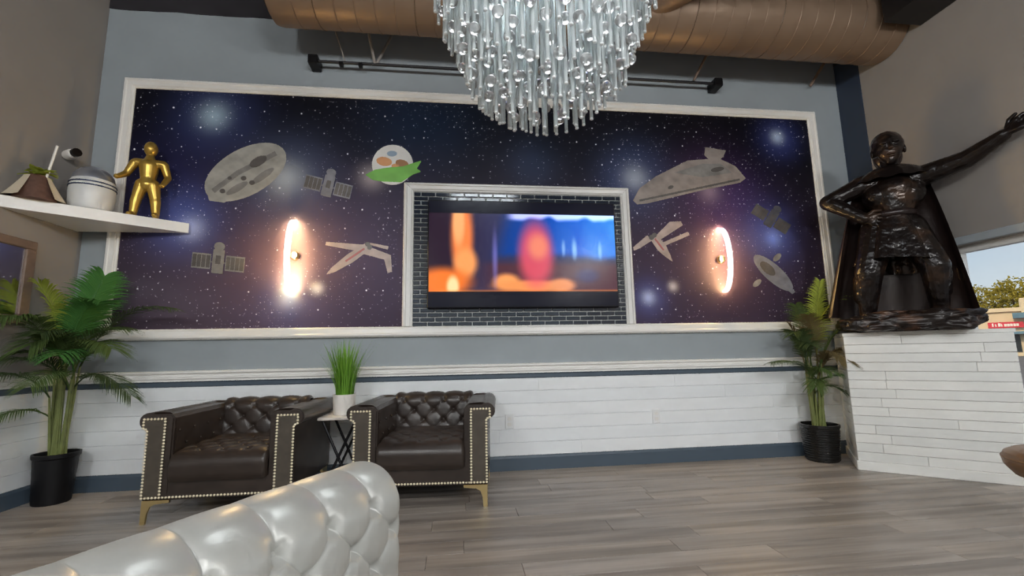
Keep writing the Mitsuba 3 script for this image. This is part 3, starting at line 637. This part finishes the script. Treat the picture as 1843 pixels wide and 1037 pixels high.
def palm(label, px, py, pot_prof, soil_r, soil_z, potmat, fronds, ribs=None):
    k = thing('potted_palm', label, 'plant', None)
    pm = lathe(pot_prof, 48); pm.apply_translation([px, py, 0]); obj('pot', pm, potmat, k, smooth=35)
    if ribs:
        rg = [trimesh.creation.torus(r, .006, major_sections=48, minor_sections=8) for r, z in ribs]
        for m_, (r, z) in zip(rg, ribs): m_.apply_translation([px, py, z])
        obj('ribs', cat(rg), potmat, k, smooth=True)
    s_ = lathe([(0, soil_z+.012), (soil_r*.6, soil_z+.006), (soil_r, soil_z)], 32); s_.apply_translation([px, py, 0]); obj('soil', s_, 'mat_soil', k, smooth=True)
    for i, (bz, tip, arch, mt, kw) in enumerate(fronds):
        a = i*2.4; r = .03+.006*(i % 3); b0 = np.array([px+r*math.cos(a), py+r*math.sin(a), soil_z]); c0 = np.array([px+r*1.3*math.cos(a)+(tip[0]-px)*.05, py+r*1.3*math.sin(a)+(tip[1]-py)*.05, bz])
        obj('stem', tube([b0, b0*.6+c0*.4, c0], [.011, .009, .0058], 7), 'mat_stem', k, smooth=40)
        obj('frond', frond(c0, tip, arch, seed=i*7+3, **kw), 'mat_'+mt, k)
b_, m_, d_, g_, n_ = 'leaf_bright', 'leaf_mid', 'leaf_dark', 'leaf_green', 'leaf_brown'
palm('tall potted palm in a ribbed glossy black pot beside the white plinth', 3.035, -.185,
     [(0, 0), (.112, 0), (.118, .006), (.138, .262), (.148, .275), (.148, .297), (.134, .297), (.130, .26), (0, .26)], .13, .262, 'mat_black_gloss',
     [(.80, (3.10, -.30, 1.50), .05, b_, dict(ll=.17, n=24, lw=.0088, twist=.3)), (.85, (3.36, -.33, 1.38), .22, b_, dict(ll=.16, n=22, lw=.0088)), (.80, (3.53, -.42, 1.07), .34, m_, dict(ll=.18, n=24)),
      (.78, (2.86, -.28, 1.30), .12, m_, dict(ll=.17, n=22)), (.74, (2.80, -.30, 1.06), .22, d_, dict(ll=.18, n=24, lw=.0085)), (.62, (2.53, -.35, .82), .16, d_, dict(ll=.13, n=24)),
      (.58, (3.40, -.42, .60), .22, g_, dict(ll=.14, n=22)), (.70, (3.46, -.45, .90), .24, n_, dict(ll=.17, n=22)), (.66, (3.06, -.50, .84), .26, n_, dict(ll=.18, n=22, lw=.0088)), (.70, (2.90, -.12, 1.14), .12, n_, dict(ll=.17, n=22, lw=.0088)),
      (.52, (2.86, -.40, .62), .2, m_, dict(ll=.15, n=18)), (.80, (3.24, -.12, 1.42), .08, m_, dict(ll=.17, n=22)), (.55, (3.14, -.42, .55), .14, d_, dict(ll=.13, n=16)), (.76, (2.88, -.38, 1.20), .14, n_, dict(ll=.17, n=24)), (.72, (2.84, -.42, .96), .2, d_, dict(ll=.17, n=24)), (.74, (3.30, -.42, 1.12), .2, m_, dict(ll=.17, n=24)), (.68, (3.26, -.50, .92), .2, n_, dict(ll=.16, n=24)), (.6, (2.96, -.46, .74), .16, m_, dict(ll=.15, n=22))],
     ribs=[(.1195+.0195*z/.26, z) for z in np.arange(.02, .262, .019)])
palm('large blurred potted palm in a matt black pot in the left corner', -2.735, -.215,
     [(0, 0), (.095, 0), (.10, .008), (.116, .29), (.126, .30), (.126, .325), (.114, .325), (.11, .285), (0, .285)], .11, .288, 'mat_black_matt',
     [(.95, (-2.50, -.30, 1.54), .06, g_, dict(ll=.27, n=30, lw=.0095, twist=.3)), (.95, (-2.82, -.42, 1.46), .10, b_, dict(ll=.24, n=26, lw=.0095)), (.92, (-2.42, -.42, 1.34), .22, g_, dict(ll=.23, n=26, lw=.0095)), (.90, (-2.02, -.30, 1.30), .30, d_, dict(ll=.16, n=30)),
      (.85, (-2.74, -.75, 1.20), .3, m_, dict(ll=.24, n=26, lw=.009)), (.82, (-2.30, -.45, 1.02), .25, m_, dict(ll=.22, n=26, lw=.0088)), (.72, (-2.22, -.35, .70), .28, d_, dict(ll=.17, n=28)), (.70, (-2.84, -.95, .78), .26, d_, dict(ll=.20, n=28)),
      (.72, (-2.83, -.72, .92), .25, d_, dict(ll=.20, n=26)), (.55, (-2.82, -.90, .50), .22, m_, dict(ll=.17, n=24)), (.85, (-2.70, -.55, 1.05), .25, m_, dict(ll=.23, n=26, lw=.009)), (.80, (-2.50, -.60, .98), .2, g_, dict(ll=.21, n=24)), (.88, (-2.60, -.14, 1.34), .1, g_, dict(ll=.23, n=26, lw=.009)),
      (.75, (-2.55, -.70, .80), .2, m_, dict(ll=.18, n=22)), (.9, (-2.86, -.30, 1.22), .15, m_, dict(ll=.2, n=26)), (.86, (-2.36, -.25, 1.16), .2, m_, dict(ll=.2, n=28)), (.84, (-2.60, -.62, 1.12), .22, d_, dict(ll=.2, n=26)), (.9, (-2.66, -.36, 1.30), .1, b_, dict(ll=.2, n=26)), (.78, (-2.86, -.55, .98), .2, d_, dict(ll=.19, n=26))])

# foreground silver sofa: long axis from far to near, tufted side facing right
sf = thing('silver_sofa', 'silver grey tufted leather sofa back in the foreground', 'sofa')
A = np.array([-.275, -2.27]); dirn = np.array([-.49, -.87]); dirn /= np.linalg.norm(dirn)
def to_sofa(m):
    # local x = along the back (0 at the far end), local -y = tufted side, z up
    v = m.vertices.copy(); nrm = np.array([-dirn[1], dirn[0]])          # local -y side
    xy = A[None]+v[:, :1]*dirn[None]-v[:, 1:2]*nrm[None]
    m = m.copy(); m.vertices = np.column_stack([xy, v[:, 2]]); return m
ST = .594
sprof = [(-.10, .30), (-.10, ST-.085)]+arc(-.015, ST-.085, .085, 180, 90, 12)+arc(.0, ST-.06, .06, 90, 0, 8)+[(.06, .25)]
t_, bt = tufted(sprof, 0.0, 1.44, 420, 170, .075, .075, .040, .085, .085+.075*2, flute=.30, edge=.04, fdepth=.5)
obj('backrest', to_sofa(t_), 'mat_silver_leather', sf, smooth=True)
for q in bt:
    b1 = button(q, .0095); obj('button', to_sofa(b1), 'mat_silver_leather', sf, smooth=True)
core = cat([bev(.02, 1.44, -.07, .045, .06, ST-.06, .02)]); obj('core', to_sofa(core), 'mat_silver_leather', sf, smooth=30)
seat = rbox(.25, 1.44, -.62, -.06, .10, .40, .05); obj('seat', to_sofa(seat), 'mat_silver_leather', sf, smooth=30)
for lx in (.32, 1.38):
    for ly in (-.55, .02): obj('leg', to_sofa(trimesh.creation.cylinder(radius=.02, segment=[[lx, ly, 0], [lx, ly, .12]])), 'mat_brass', sf, smooth=40)

# brown leather stool at the right edge
bs = thing('leather_stool', 'brown leather stool cut off by the right edge of the photo', 'stool')
scx, scy = 2.88, -1.93
cu = lathe([(0, .315), (.16, .32), (.235, .345), (.268, .39), (.272, .42), (.262, .447), (.235, .462), (.15, .470), (0, .473)], 48); cu.apply_translation([scx, scy, -.035]); obj('cushion', cu, 'mat_tan_leather', bs, smooth=40)
obj('piping', place(trimesh.creation.torus(.270, .005, major_sections=60, minor_sections=8), scx, scy, .39), 'mat_tan_leather', bs, smooth=True)
pe = lathe([(0, 0), (.17, 0), (.17, .012), (.05, .03), (.026, .05), (.026, .30), (.09, .318), (0, .318)], 40); pe.apply_translation([scx+.12, scy, -.0]); pe.vertices[:, 2] *= .88; obj('pedestal', pe, 'mat_black_metal', bs, smooth=30)

# ------------------------------------------------------------------ plinth and statue
pl_ = thing('plinth', 'white slatted corner plinth under the dark statue', 'plinth')
P1, P0_ = np.array([3.06, -.505]), np.array([3.43, -.012]); ex = np.array([.768, -.640]); PZ = 1.045
L1 = (WR-.02-P1[0])/ex[0]; P2 = P1+ex*L1
foot = sg.Polygon([P0_, P1, P2, (WR-.012, -.012)])
core = trimesh.creation.extrude_polygon(foot.buffer(-.012, join_style=2), PZ-.03, engine='earcut'); obj('core', core, 'mat_joint', pl_)
tp = trimesh.creation.extrude_polygon(foot.buffer(.004, join_style=2).intersection(sg.box(0, -3, WR-.002, -.003)), .026, engine='earcut'); tp.apply_translation([0, 0, PZ-.026]); obj('top', tp, 'mat_plinth_white', pl_)
nf = np.array([ex[1], -ex[0]]); e2 = (P0_-P1)/np.linalg.norm(P0_-P1); nf2 = np.array([-e2[1], e2[0]])
if nf2@(np.array([0, -3.75])-P1) < 0: nf2 = -nf2
if nf@(np.array([0, -3.75])-P1) < 0: nf = -nf
def plank_on(o, e, n_, s0, s1, za, zb, th=.012, b=.0015):
    m = bev(s0, s1, 0, th, za, zb, b); v = m.vertices.copy(); xy = o[None]+v[:, :1]*e[None]+(v[:, 1:2]-.012)*n_[None]
    m.vertices = np.column_stack([xy, v[:, 2]]); m.fix_normals(); return m
L2 = np.linalg.norm(P0_-P1); nrow = 14; hz = (PZ-.026-.07)/nrow
for r in range(nrow):
    za, zb = .07+r*hz, .07+(r+1)*hz
    cuts = sorted([.0, L1]+[rnd.uniform(.12, L1-.12) for _ in range(1)])
    for a, b in zip(cuts, cuts[1:]): obj('board', plank_on(P1, ex, nf, a+.0007, b-.0007, za+.0011, zb-.0011), rnd.choice(['mat_plinth_white', 'mat_plinth_white2']), pl_)
    obj('board', plank_on(P1, e2, nf2, .0, L2, za+.0011, zb-.0011), rnd.choice(['mat_plinth_white', 'mat_plinth_white2']), pl_)
obj('base_board', plank_on(P1, ex, nf, -.01, L1-.02, 0, .07, .024, .004), 'mat_plinth_white', pl_); obj('base_board', plank_on(P1, e2, nf2, -.01, L2-.012, 0, .07, .024, .004), 'mat_plinth_white', pl_)

# a plain bronze figure stands in for the statue; local x runs along the plinth front, -y towards the room
SO = np.array([3.42, -.70, PZ])
def to_st(m):
    v = m.vertices.copy(); xy = SO[None, :2]+v[:, :1]*ex[None]-v[:, 1:2]*nf[None]
    m = m.copy(); m.vertices = np.column_stack([xy, v[:, 2]+SO[2]]); m.fix_normals(); return m
stt = thing('statue', 'tall dark bronze statue of a caped figure with a raised arm on the white plinth', 'statue')
def limb(a, ra, b, rb): return m3.Manifold.batch_hull([m3.Manifold.sphere(ra, 20).translate(tuple(a)), m3.Manifold.sphere(rb, 20).translate(tuple(b))])
J = dict(neck=(.035, -.02, 1.27), chest=(.04, -.02, 1.10), waist=(.02, -.01, .90), pelv=(.0, 0, .80), shL=(-.15, 0, 1.20), shR=(.215, 0, 1.195), elL=(-.385, -.02, 1.10), haL=(-.17, -.10, .90), elR=(.445, -.15, 1.225), wrR=(.60, -.30, 1.30),
         hiL=(-.085, 0, .80), hiR=(.09, 0, .80), knL=(-.19, -.10, .46), knR=(.20, -.09, .48), anL=(-.22, -.03, .15), anR=(.21, -.0, .16))
parts = [limb(J['neck'], .055, J['chest'], .12), limb(J['chest'], .145, J['waist'], .115), limb(J['waist'], .115, J['pelv'], .135), limb(J['shL'], .085, J['shR'], .085), limb((-.05, -.015, 1.08), .115, (.12, -.015, 1.08), .115),
         limb(J['shL'], .08, J['elL'], .062), limb(J['elL'], .064, J['haL'], .045), limb(J['shR'], .085, J['elR'], .064), limb(J['elR'], .066, J['wrR'], .042),
         limb(J['hiL'], .125, J['knL'], .092), limb(J['hiR'], .125, J['knR'], .092), limb(J['knL'], .092, J['anL'], .055), limb(J['knR'], .092, J['anR'], .055), limb((-.21, -.07, .40), .085, (-.225, -.04, .28), .075), limb((.215, -.05, .42), .085, (.22, -.0, .30), .075),
         limb((-.225, .02, .10), .055, (-.245, -.17, .085), .042), limb((.215, .04, .11), .055, (.25, -.14, .09), .042)]
# hands: palm and five fingers each
def hand(w, f, s, L):
    w, f, s = (np.array(q, float) for q in (w, f, s)); f /= np.linalg.norm(f); s /= np.linalg.norm(s); o = []
    o.append(m3.Manifold.batch_hull([m3.Manifold.sphere(.026, 12).translate(tuple(w)), *[m3.Manifold.sphere(.019, 12).translate(tuple(w+f*L*.5+s*q)) for q in (-.034, .034)]]))
    nn = np.cross(f, s)
    for q, l in ((-.036, .40), (-.012, .50), (.012, .47), (.035, .37)):
        a = w+f*L*.5+s*q; b = a+f*l*L*.55+nn*.008+s*q*.18; c = b+f*l*L*.42+nn*.03
        o += [limb(a, .0135, b, .012), limb(b, .012, c, .010)]
    a = w+f*L*.12-s*.03; b = a-s*.035+f*.03; c = b+f*.04-s*.006; o += [limb(a, .016, b, .0135), limb(b, .0135, c, .011)]
    return o
parts += hand((.615, -.315, 1.31), (.62, -.62, .42), (.2, -.3, -.9), .16)
parts += hand(J['haL'], (.8, -.25, -.25), (-.25, .1, -.9), .13)
# head
hc = np.array([.04, -.04, 1.44])
def sph(c, r): return m3.Manifold.sphere(1, 32).scale(r).translate(tuple(np.array(c)))
parts += [sph(hc+[0, .012, .03], (.098, .118, .122)), m3.Manifold.batch_hull([sph(hc+[0, -.03, -.02], (.078, .075, .08)), sph(hc+[0, -.05, -.095], (.042, .045, .038))]), limb(J['neck'], .06, hc+[0, .01, -.06], .058),
          m3.Manifold.batch_hull([sph(hc+[0, -.108, .03], (.012, .012, .012)), sph(hc+[0, -.128, -.018], (.019, .016, .014))]), sph(hc+[0, -.105, -.057], (.030, .014, .009)), sph(hc+[0, -.103, -.074], (.026, .014, .009)),
          sph(hc+[-.036, -.098, .038], (.027, .016, .010)), sph(hc+[.036, -.098, .038], (.027, .016, .010)), sph(hc+[-.036, -.097, .014], (.015, .011, .009)), sph(hc+[.036, -.097, .014], (.015, .011, .009)),
          sph(hc+[-.1, .01, .0], (.013, .022, .033)), sph(hc+[.1, .01, .0], (.013, .022, .033))]
bd = m3.Manifold.batch_boolean(parts, m3.OpType.Add).refine_to_length(.014)
bm = tm(bd); bm.merge_vertices(); trimesh.smoothing.filter_taubin(bm, iterations=8)
obj('figure', to_st(bm), 'mat_bronze', stt, smooth=True)
# hair cap
hm = tm(m3.Manifold.batch_boolean([sph(hc+[0, .03, .045], (.108, .122, .125)), sph(hc+[0, .07, -.03], (.095, .08, .11))], m3.OpType.Add) - m3.Manifold.cube((.4, .4, .4), True).translate(tuple(hc+np.array([0, -.27, -.15]))))
hm = hm.subdivide().subdivide() if len(hm.faces) < 6000 else hm
v = hm.vertices; v += .006*(meshkit.fbm(v*np.array([40, 40, 14]), 3)[:, None]-.5)*2*(v-hc)/np.linalg.norm(v-hc, axis=1, keepdims=True); hm.vertices = v
obj('hair', to_st(hm), 'mat_bronze_dark', stt, smooth=True)
# tunic skirt: a draped ring from the waist to above the knees
nu, nv = 120, 30; P = np.zeros((nu+1, nv, 3))
for i in range(nu+1):
    a = 2*PI*i/nu
    for j in range(nv):
        s_ = j/(nv-1); rx = .135+.125*s_; ry = .125+.075*s_; k = 1+.07*s_*math.sin(9*a+1.3*math.sin(2*a))+.03*s_*math.sin(17*a)
        P[i, j] = (.005+rx*k*math.cos(a), -.03*s_+ry*k*math.sin(a), .93-.42*s_-.05*s_*math.sin(a*1.0+.6))
obj('tunic', to_st(grid(P)), 'mat_bronze', stt, smooth=True)
bt_ = trimesh.creation.torus(.14, .018, major_sections=48, minor_sections=10); bt_.apply_scale([1, .92, 1.4]); bt_.apply_translation([.01, -.005, .915]); obj('belt', to_st(bt_), 'mat_bronze_dark', stt, smooth=True)
# cape: closed sheet behind, wrapping the shoulders
nu, nv = 110, 60
def cape_pt(u, s_, off):
    a = PI*(-.04+1.08*u); w = .215+.20*s_**.8+.03*s_; dep = .12+.10*s_
    k = 1+.055*(s_**.6)*math.sin(u*31+2*math.sin(3*u))
    x = -math.cos(a)*w*k+.03-.045*s_; yy = math.sin(a)*dep*k*1.0+.02+off
    return (x, yy, 1.262-1.13*s_-.06*abs(math.cos(a))*(1-s_))
P = np.array([[cape_pt(i/(nu-1), j/(nv-1), 0) for j in range(nv)] for i in range(nu)]); Q = np.array([[cape_pt(i/(nu-1), j/(nv-1), .016) for j in range(nv)] for i in range(nu)])
Q[0], Q[-1], Q[:, 0], Q[:, -1] = P[0], P[-1], P[:, 0], P[:, -1]
obj('cape', to_st(cat([grid(P), grid(Q)])), 'mat_bronze_dark', stt, smooth=True)
# collar of the cape over the shoulders
nu, nv = 80, 16; P = np.zeros((nu+1, nv, 3))
for i in range(nu+1):
    a = 2*PI*i/nu
    for j in range(nv):
        s_ = j/(nv-1); P[i, j] = (.035+(.075+.185*s_)*math.cos(a), -.005+(.07+.105*s_)*math.sin(a), 1.315-.035*s_-.085*s_**2.2+.006*math.sin(12*a)*s_)
obj('shoulder_collar', to_st(grid(P)), 'mat_bronze', stt, smooth=True)
# rock base
ro = trimesh.creation.icosphere(subdivisions=5); v = ro.vertices.copy()
v = np.sign(v)*np.abs(v)**.55; v = v*np.array([.41, .235, .085]); nn_ = meshkit.fbm(v*np.array([8, 8, 14])+3, 5)-.5
v = v*(1+.75*nn_[:, None]*np.array([.7, .7, 1.0])); v[:, 2] += .07; v[:, 2] = np.maximum(v[:, 2], .0005); v[:, 0] += .02; v[:, 1] -= .0
ro.vertices = v; obj('rock_base', to_st(ro), 'mat_rock', stt, smooth=50)

# ------------------------------------------------------------------ corner shelf and what stands on it
SZ0, SZ1 = 1.928, 2.006
tri = sg.Polygon([(WL+.001, -.047), (WL+.001, -.66), (-2.117, -.047)])
sh = trimesh.creation.extrude_polygon(tri, SZ1-SZ0, engine='earcut'); sh.apply_translation([0, 0, SZ0])
obj('corner_shelf', sh, 'mat_white_trim', label='thick white corner shelf in front of the mural frame', cat='shelf')
# gold figurine
gf = thing('gold_figurine', 'plain gold figurine standing at the right end of the corner shelf', 'figurine')
def gl(*q): return limb(*q)
gj = [gl((0, 0, .50), .028, (0, 0, .40), .060), gl((0, 0, .42), .066, (0, 0, .32), .05), gl((0, 0, .32), .05, (0, 0, .27), .058), gl((-.085, 0, .445), .034, (.085, 0, .445), .034),
      gl((-.095, 0, .44), .032, (-.135, -.01, .345), .024), gl((-.135, -.01, .345), .024, (-.165, -.06, .30), .018), gl((.095, 0, .44), .032, (.125, .01, .34), .024), gl((.125, .01, .34), .024, (.115, -.05, .265), .018),
      gl((-.035, 0, .27), .047, (-.065, 0, .14), .034), gl((-.065, 0, .14), .036, (-.075, 0, .03), .025), gl((.035, 0, .27), .047, (.06, 0, .14), .034), gl((.06, 0, .14), .036, (.07, 0, .03), .025),
      gl((-.075, .01, .02), .022, (-.082, -.05, .016), .018), gl((.07, .01, .02), .022, (.078, -.05, .016), .018), gl((0, 0, .50), .026, (0, 0, .55), .026), m3.Manifold.sphere(1, 28).scale((.045, .05, .062)).translate((0, 0, .565)),
      m3.Manifold.sphere(.019, 14).translate((-.17, -.07, .295)), m3.Manifold.sphere(.019, 14).translate((.113, -.06, .255))]
gm = tm(m3.Manifold.batch_boolean(gj, m3.OpType.Add).refine_to_length(.01)); gm.merge_vertices(); trimesh.smoothing.filter_taubin(gm, iterations=6)
gm.apply_scale(1.0); gm.apply_translation([0, 0, -gm.bounds[0][2]]); obj('figure', place(gm, -2.37, -.165, SZ1, .25, .98), 'mat_gold', gf, smooth=True)
# white jar with grey lid
jr = thing('lidded_jar', 'white jar with a blue grey domed lid on the corner shelf', 'jar')
jx, jy = -2.65, -.29
jb = lathe([(0, 0), (.088, 0), (.10, .012), (.108, .05), (.112, .12), (.108, .185), (.10, .20), (0, .20)], 48); obj('body', place(jb, jx, jy, SZ1, 0, 1.18), 'mat_jar_white', jr, smooth=30)
ld = lathe([(0, .29), (.03, .288), (.07, .268), (.096, .232), (.102, .205), (.102, .198), (0, .198)], 48); obj('lid', place(ld, jx, jy, SZ1, 0, 1.18), 'mat_jar_silver', jr, smooth=30)
for z in (.172, .15): obj('band', place(trimesh.creation.torus(.1095 if z > .16 else .111, .004, major_sections=48, minor_sections=8), jx, jy, SZ1+z*1.18, 0, 1.18), 'mat_jar_blue', jr, smooth=True)
# little brown vase wrapped in cloth with a green tuft
vs = thing('wrapped_vase', 'brown vase wrapped in cream cloth with olive leaves on the corner shelf', 'vase')
vx, vy = -2.81, -.53
vb = lathe([(0, 0), (.10, 0), (.095, .03), (.07, .11), (.05, .155), (.045, .16), (0, .15)], 40); obj('body', place(vb, vx, vy, SZ1, 0, 1.1), 'mat_brown_cloth', vs, smooth=30)
nu, nv = 80, 24; P = np.zeros((nu, nv, 3))
for i in range(nu):
    a = -PI*.72+PI*1.62*i/(nu-1)
    for j in range(nv):
        s_ = j/(nv-1); r = .066+.078*s_+.010*s_*math.sin(7*a); P[i, j] = (vx+r*math.cos(a+PI/2+.5), vy+r*math.sin(a+PI/2+.5), SZ1+.165-.158*s_**.9)
obj('cloth_wrap', grid(P), 'mat_cream_cloth', vs, smooth=True)
lv = []
for k in range(34):
    a = rnd.uniform(0, 2*PI); L = rnd.uniform(.07, .125); dd = np.array([math.cos(a), math.sin(a)*.8, rnd.uniform(-.05, .65)]); sdv = np.array([-math.sin(a), math.cos(a), 0]); c0 = np.array([vx, vy, SZ1+.175+rnd.uniform(0, .05)]); P = []
    for s_ in np.linspace(0, 1, 6):
        c = c0+dd*L*s_+np.array([0, 0, -.03*s_*s_]); w = .022*math.sin(PI*(.1+.88*s_)); P.append([c-sdv*w, c+np.array([0, 0, -.004]), c+sdv*w])
    lv.append(grid(np.array(P)))
obj('leaves', cat(lv), 'mat_leaf_bright', vs, kind='stuff')
obj('stick', tube([[vx+.05, vy, SZ1+.15], [vx+.085, vy+.01, SZ1+.40]], .008, 10), 'mat_ceramic_white', vs, smooth=40)
# wall camera
sc_ = thing('security_camera', 'small white security camera with a black lens on the left wall', 'camera')
cc = np.array([WL+.075, -.27, 2.46])
bdm = trimesh.creation.capsule(height=.05, radius=.036, count=[24, 24]); bdm.apply_transform(trimesh.transformations.rotation_matrix(PI/2, [0, 1, 0])); bdm.apply_translation(cc+[-.025, 0, 0])
bdm.apply_transform(trimesh.transformations.rotation_matrix(-.5, [0, 0, 1], cc)); obj('body', bdm, 'mat_ceramic_white', sc_, smooth=True)
ln = trimesh.creation.cylinder(radius=.030, height=.03, sections=28); ln.apply_transform(trimesh.transformations.rotation_matrix(PI/2, [0, 1, 0])); ln.apply_translation(cc+[.052, 0, 0]); ln.apply_transform(trimesh.transformations.rotation_matrix(-.5, [0, 0, 1], cc)); obj('lens', ln, 'mat_lens', sc_, smooth=30)
obj('bracket', tube([[WL+.0, -.23, 2.47], [cc[0]-.03, -.255, 2.465]], .014, 10), 'mat_ceramic_white', sc_, smooth=40)
# framed mirror on the left wall
mr = thing('wall_mirror', 'brown framed mirror on the left wall below the corner shelf', 'mirror')
obj('glass', box(WL+.012, WL+.016, -1.4, -.45, 1.25, 1.70), 'mat_mirror', mr)
for q in [(-1.46, -.38, 1.70, 1.758), (-1.46, -.38, 1.195, 1.252), (-.455, -.38, 1.252, 1.70), (-1.46, -1.39, 1.252, 1.70)]: obj('frame_bar', bev(WL+.001, WL+.03, q[0], q[1], q[2], q[3], .006), 'mat_frame_wood', mr)

# power outlets
for lab, (x, z) in (('white power outlet on the wainscot beside the right tub chair', (.415, .385)), ('white power outlet on the wainscot right of the television', (1.672, .385))):
    o = thing('power_outlet', lab, 'outlet')
    obj('plate', bev(x-.035, x+.035, -.021, -.0135, z-.057, z+.057, .003), 'mat_outlet', o)
    for dz in (.022, -.022): obj('socket', bev(x-.017, x+.017, -.0225, -.020, z+dz-.014, z+dz+.014, .001), 'mat_white_trim', o)

# unseen globe lamps behind the camera, placed to light the end wall
for i, (x, y_) in enumerate([(-1.7, -4.9), (.5, -4.9), (2.7, -4.9), (-1.7, -6.6), (.5, -6.6), (2.7, -6.6)]):
    p = thing('unseen_globe_lamp', f'unseen white globe lamp placed to light the end wall, {("left", "middle", "right")[i % 3]} one of the {("nearer", "farther")[i//3]} row behind the photographer', 'lamp', 'unseen globe lamps behind the photographer')
    g = trimesh.creation.icosphere(subdivisions=3, radius=.18); g.apply_translation([x, y_, 2.75]); s = mikit.ply(g, 'mat_white_trim', smooth=True); s['emitter'] = {'type': 'area', 'radiance': rgb(UNSEEN_GLOBE*.97, UNSEEN_GLOBE*.99, UNSEEN_GLOBE*.99)}
    obj('globe', s, None, p); obj('cord', tube([[x, y_, 2.92], [x, y_, CEIL]], .008, 6), 'mat_black_matt', p)

# ------------------------------------------------------------------ outside
obj('ground', box(WR+.2, 160, -80, 160, -.25, -.12), 'mat_asphalt', label='asphalt parking lot outside the shop window', cat='parking lot', kind=K)
obj('sidewalk', box(WR+.2, 6.2, -20, 20, -.25, -.06), 'mat_concrete', label='concrete walk outside the shop window', cat='sidewalk', kind=K)
bq = thing('shop_building', 'cream shop building with a red sign across the parking lot', 'building')
# local frame: facing the room; fx across, fy depth
F0 = CAM[:2]+np.array([.815, .58])*52; fe = np.array([.58, -.815]); fn_ = np.array([.815, .58])
def out(m):
    v = m.vertices.copy(); xy = F0[None]+v[:, :1]*fe[None]+v[:, 1:2]*fn_[None]; m = m.copy(); m.vertices = np.column_stack([xy, v[:, 2]]); m.fix_normals(); return m
obj('wall', out(box(-9, 22, 0, 9, -.12, 3.55)), 'mat_facade', bq); obj('parapet', out(box(-9, 22, -.25, 0, 3.3, 3.6)), 'mat_facade', bq); obj('tower', out(box(1.1, 9, -.3, 3, 3.0, 4.3)), 'mat_facade', bq)
obj('awning', out(box(.6, 8, -1.0, -.25, 2.75, 3.15)), 'mat_facade_blue', bq); obj('canopy', out(box(-9, 22, -1.2, 0, 1.55, 1.75)), 'mat_facade_blue', bq)
for x0 in np.arange(-8.5, 20, 3.2): obj('window', out(box(x0, x0+2.9, -.1, 0, .2, 1.5)), 'mat_store_dark', bq)
sg_ = obj('sign', out(box(-.78, 1.1, -.45, -.25, 2.05, 2.5)), 'mat_red_sign', bq, label='red sign with white lettering')
for k, w in enumerate([.10, .08, .16, .08, .16, .16, .15, .16, .14]): obj('letter', out(box(-.56+k*.16, -.56+k*.16+w*.9, -.47, -.45, 2.16, 2.16+(.26 if k in (0, 2) else .2))), 'mat_sign_white', sg_)
def tree(label, cx, cy, h, w, mt, seed, n=5200):
    q = np.random.default_rng(seed); k = thing('tree', label, 'tree', None)
    trunk = [tube([[cx, cy, -.12], [cx+.2, cy, h*.35], [cx, cy+.2, h*.7]], [.3, .22, .06], 8)]
    for _ in range(7):
        a = q.uniform(0, 2*PI); trunk.append(tube([[cx, cy, h*q.uniform(.25, .5)], [cx+math.cos(a)*w*.4, cy+math.sin(a)*w*.4, h*.7]], [.12, .03], 6))
    obj('trunk', cat(trunk), 'mat_bark', k)
    cl = [(q.normal(0, w*.36), q.normal(0, w*.36), h*q.uniform(.42, .86), q.uniform(.16, .3)*w) for _ in range(26)]
    P = []
    for i in range(n):
        c = cl[i % 26]; d_ = q.normal(size=3); d_ /= np.linalg.norm(d_); r = c[3]*q.uniform(.6, 1.05)
        P.append(np.array([cx+c[0], cy+c[1], c[2]])+d_*r*np.array([1, 1, .72]))
    P = np.array(P); t1 = q.normal(size=(n, 3)); t1 /= np.linalg.norm(t1, axis=1, keepdims=True); t2 = np.cross(t1, q.normal(size=(n, 3))); t2 /= np.linalg.norm(t2, axis=1, keepdims=True)
    s_ = q.uniform(.12, .26, (n, 1))
    V = np.stack([P-t1*s_, P+t2*s_*.5, P+t1*s_, P-t2*s_*.5], 1).reshape(-1, 3); i4 = np.arange(n)*4
    F = np.concatenate([np.stack([i4, i4+1, i4+2], 1), np.stack([i4, i4+2, i4+3], 1)])
    obj('foliage', trimesh.Trimesh(V, F, process=False), mt, k, kind='stuff')
def tp_(px, dist):
    d_ = fwd+rgt*(px-921.5)/FOC; d_ = d_[:2]/np.linalg.norm(d_[:2]); return CAM[:2]+d_*dist
for lab, px, dist, h, w, mt in [('golden green tree crown behind the cream shop building at the photo edge', 1822, 84, 9.4, 8.5, 'mat_tree_leaf'), ('lower golden tree left of the large crown behind the shop', 1752, 86, 7.0, 6.0, 'mat_tree_leaf'), ('olive tree half hidden by the statue base', 1690, 88, 6.6, 5.5, 'mat_tree_leaf2'), ('tree beyond the right photo edge', 1905, 82, 8.6, 8.0, 'mat_tree_leaf')]:
    c = tp_(px, dist); tree(lab, c[0], c[1], h, w, mt, int(px))
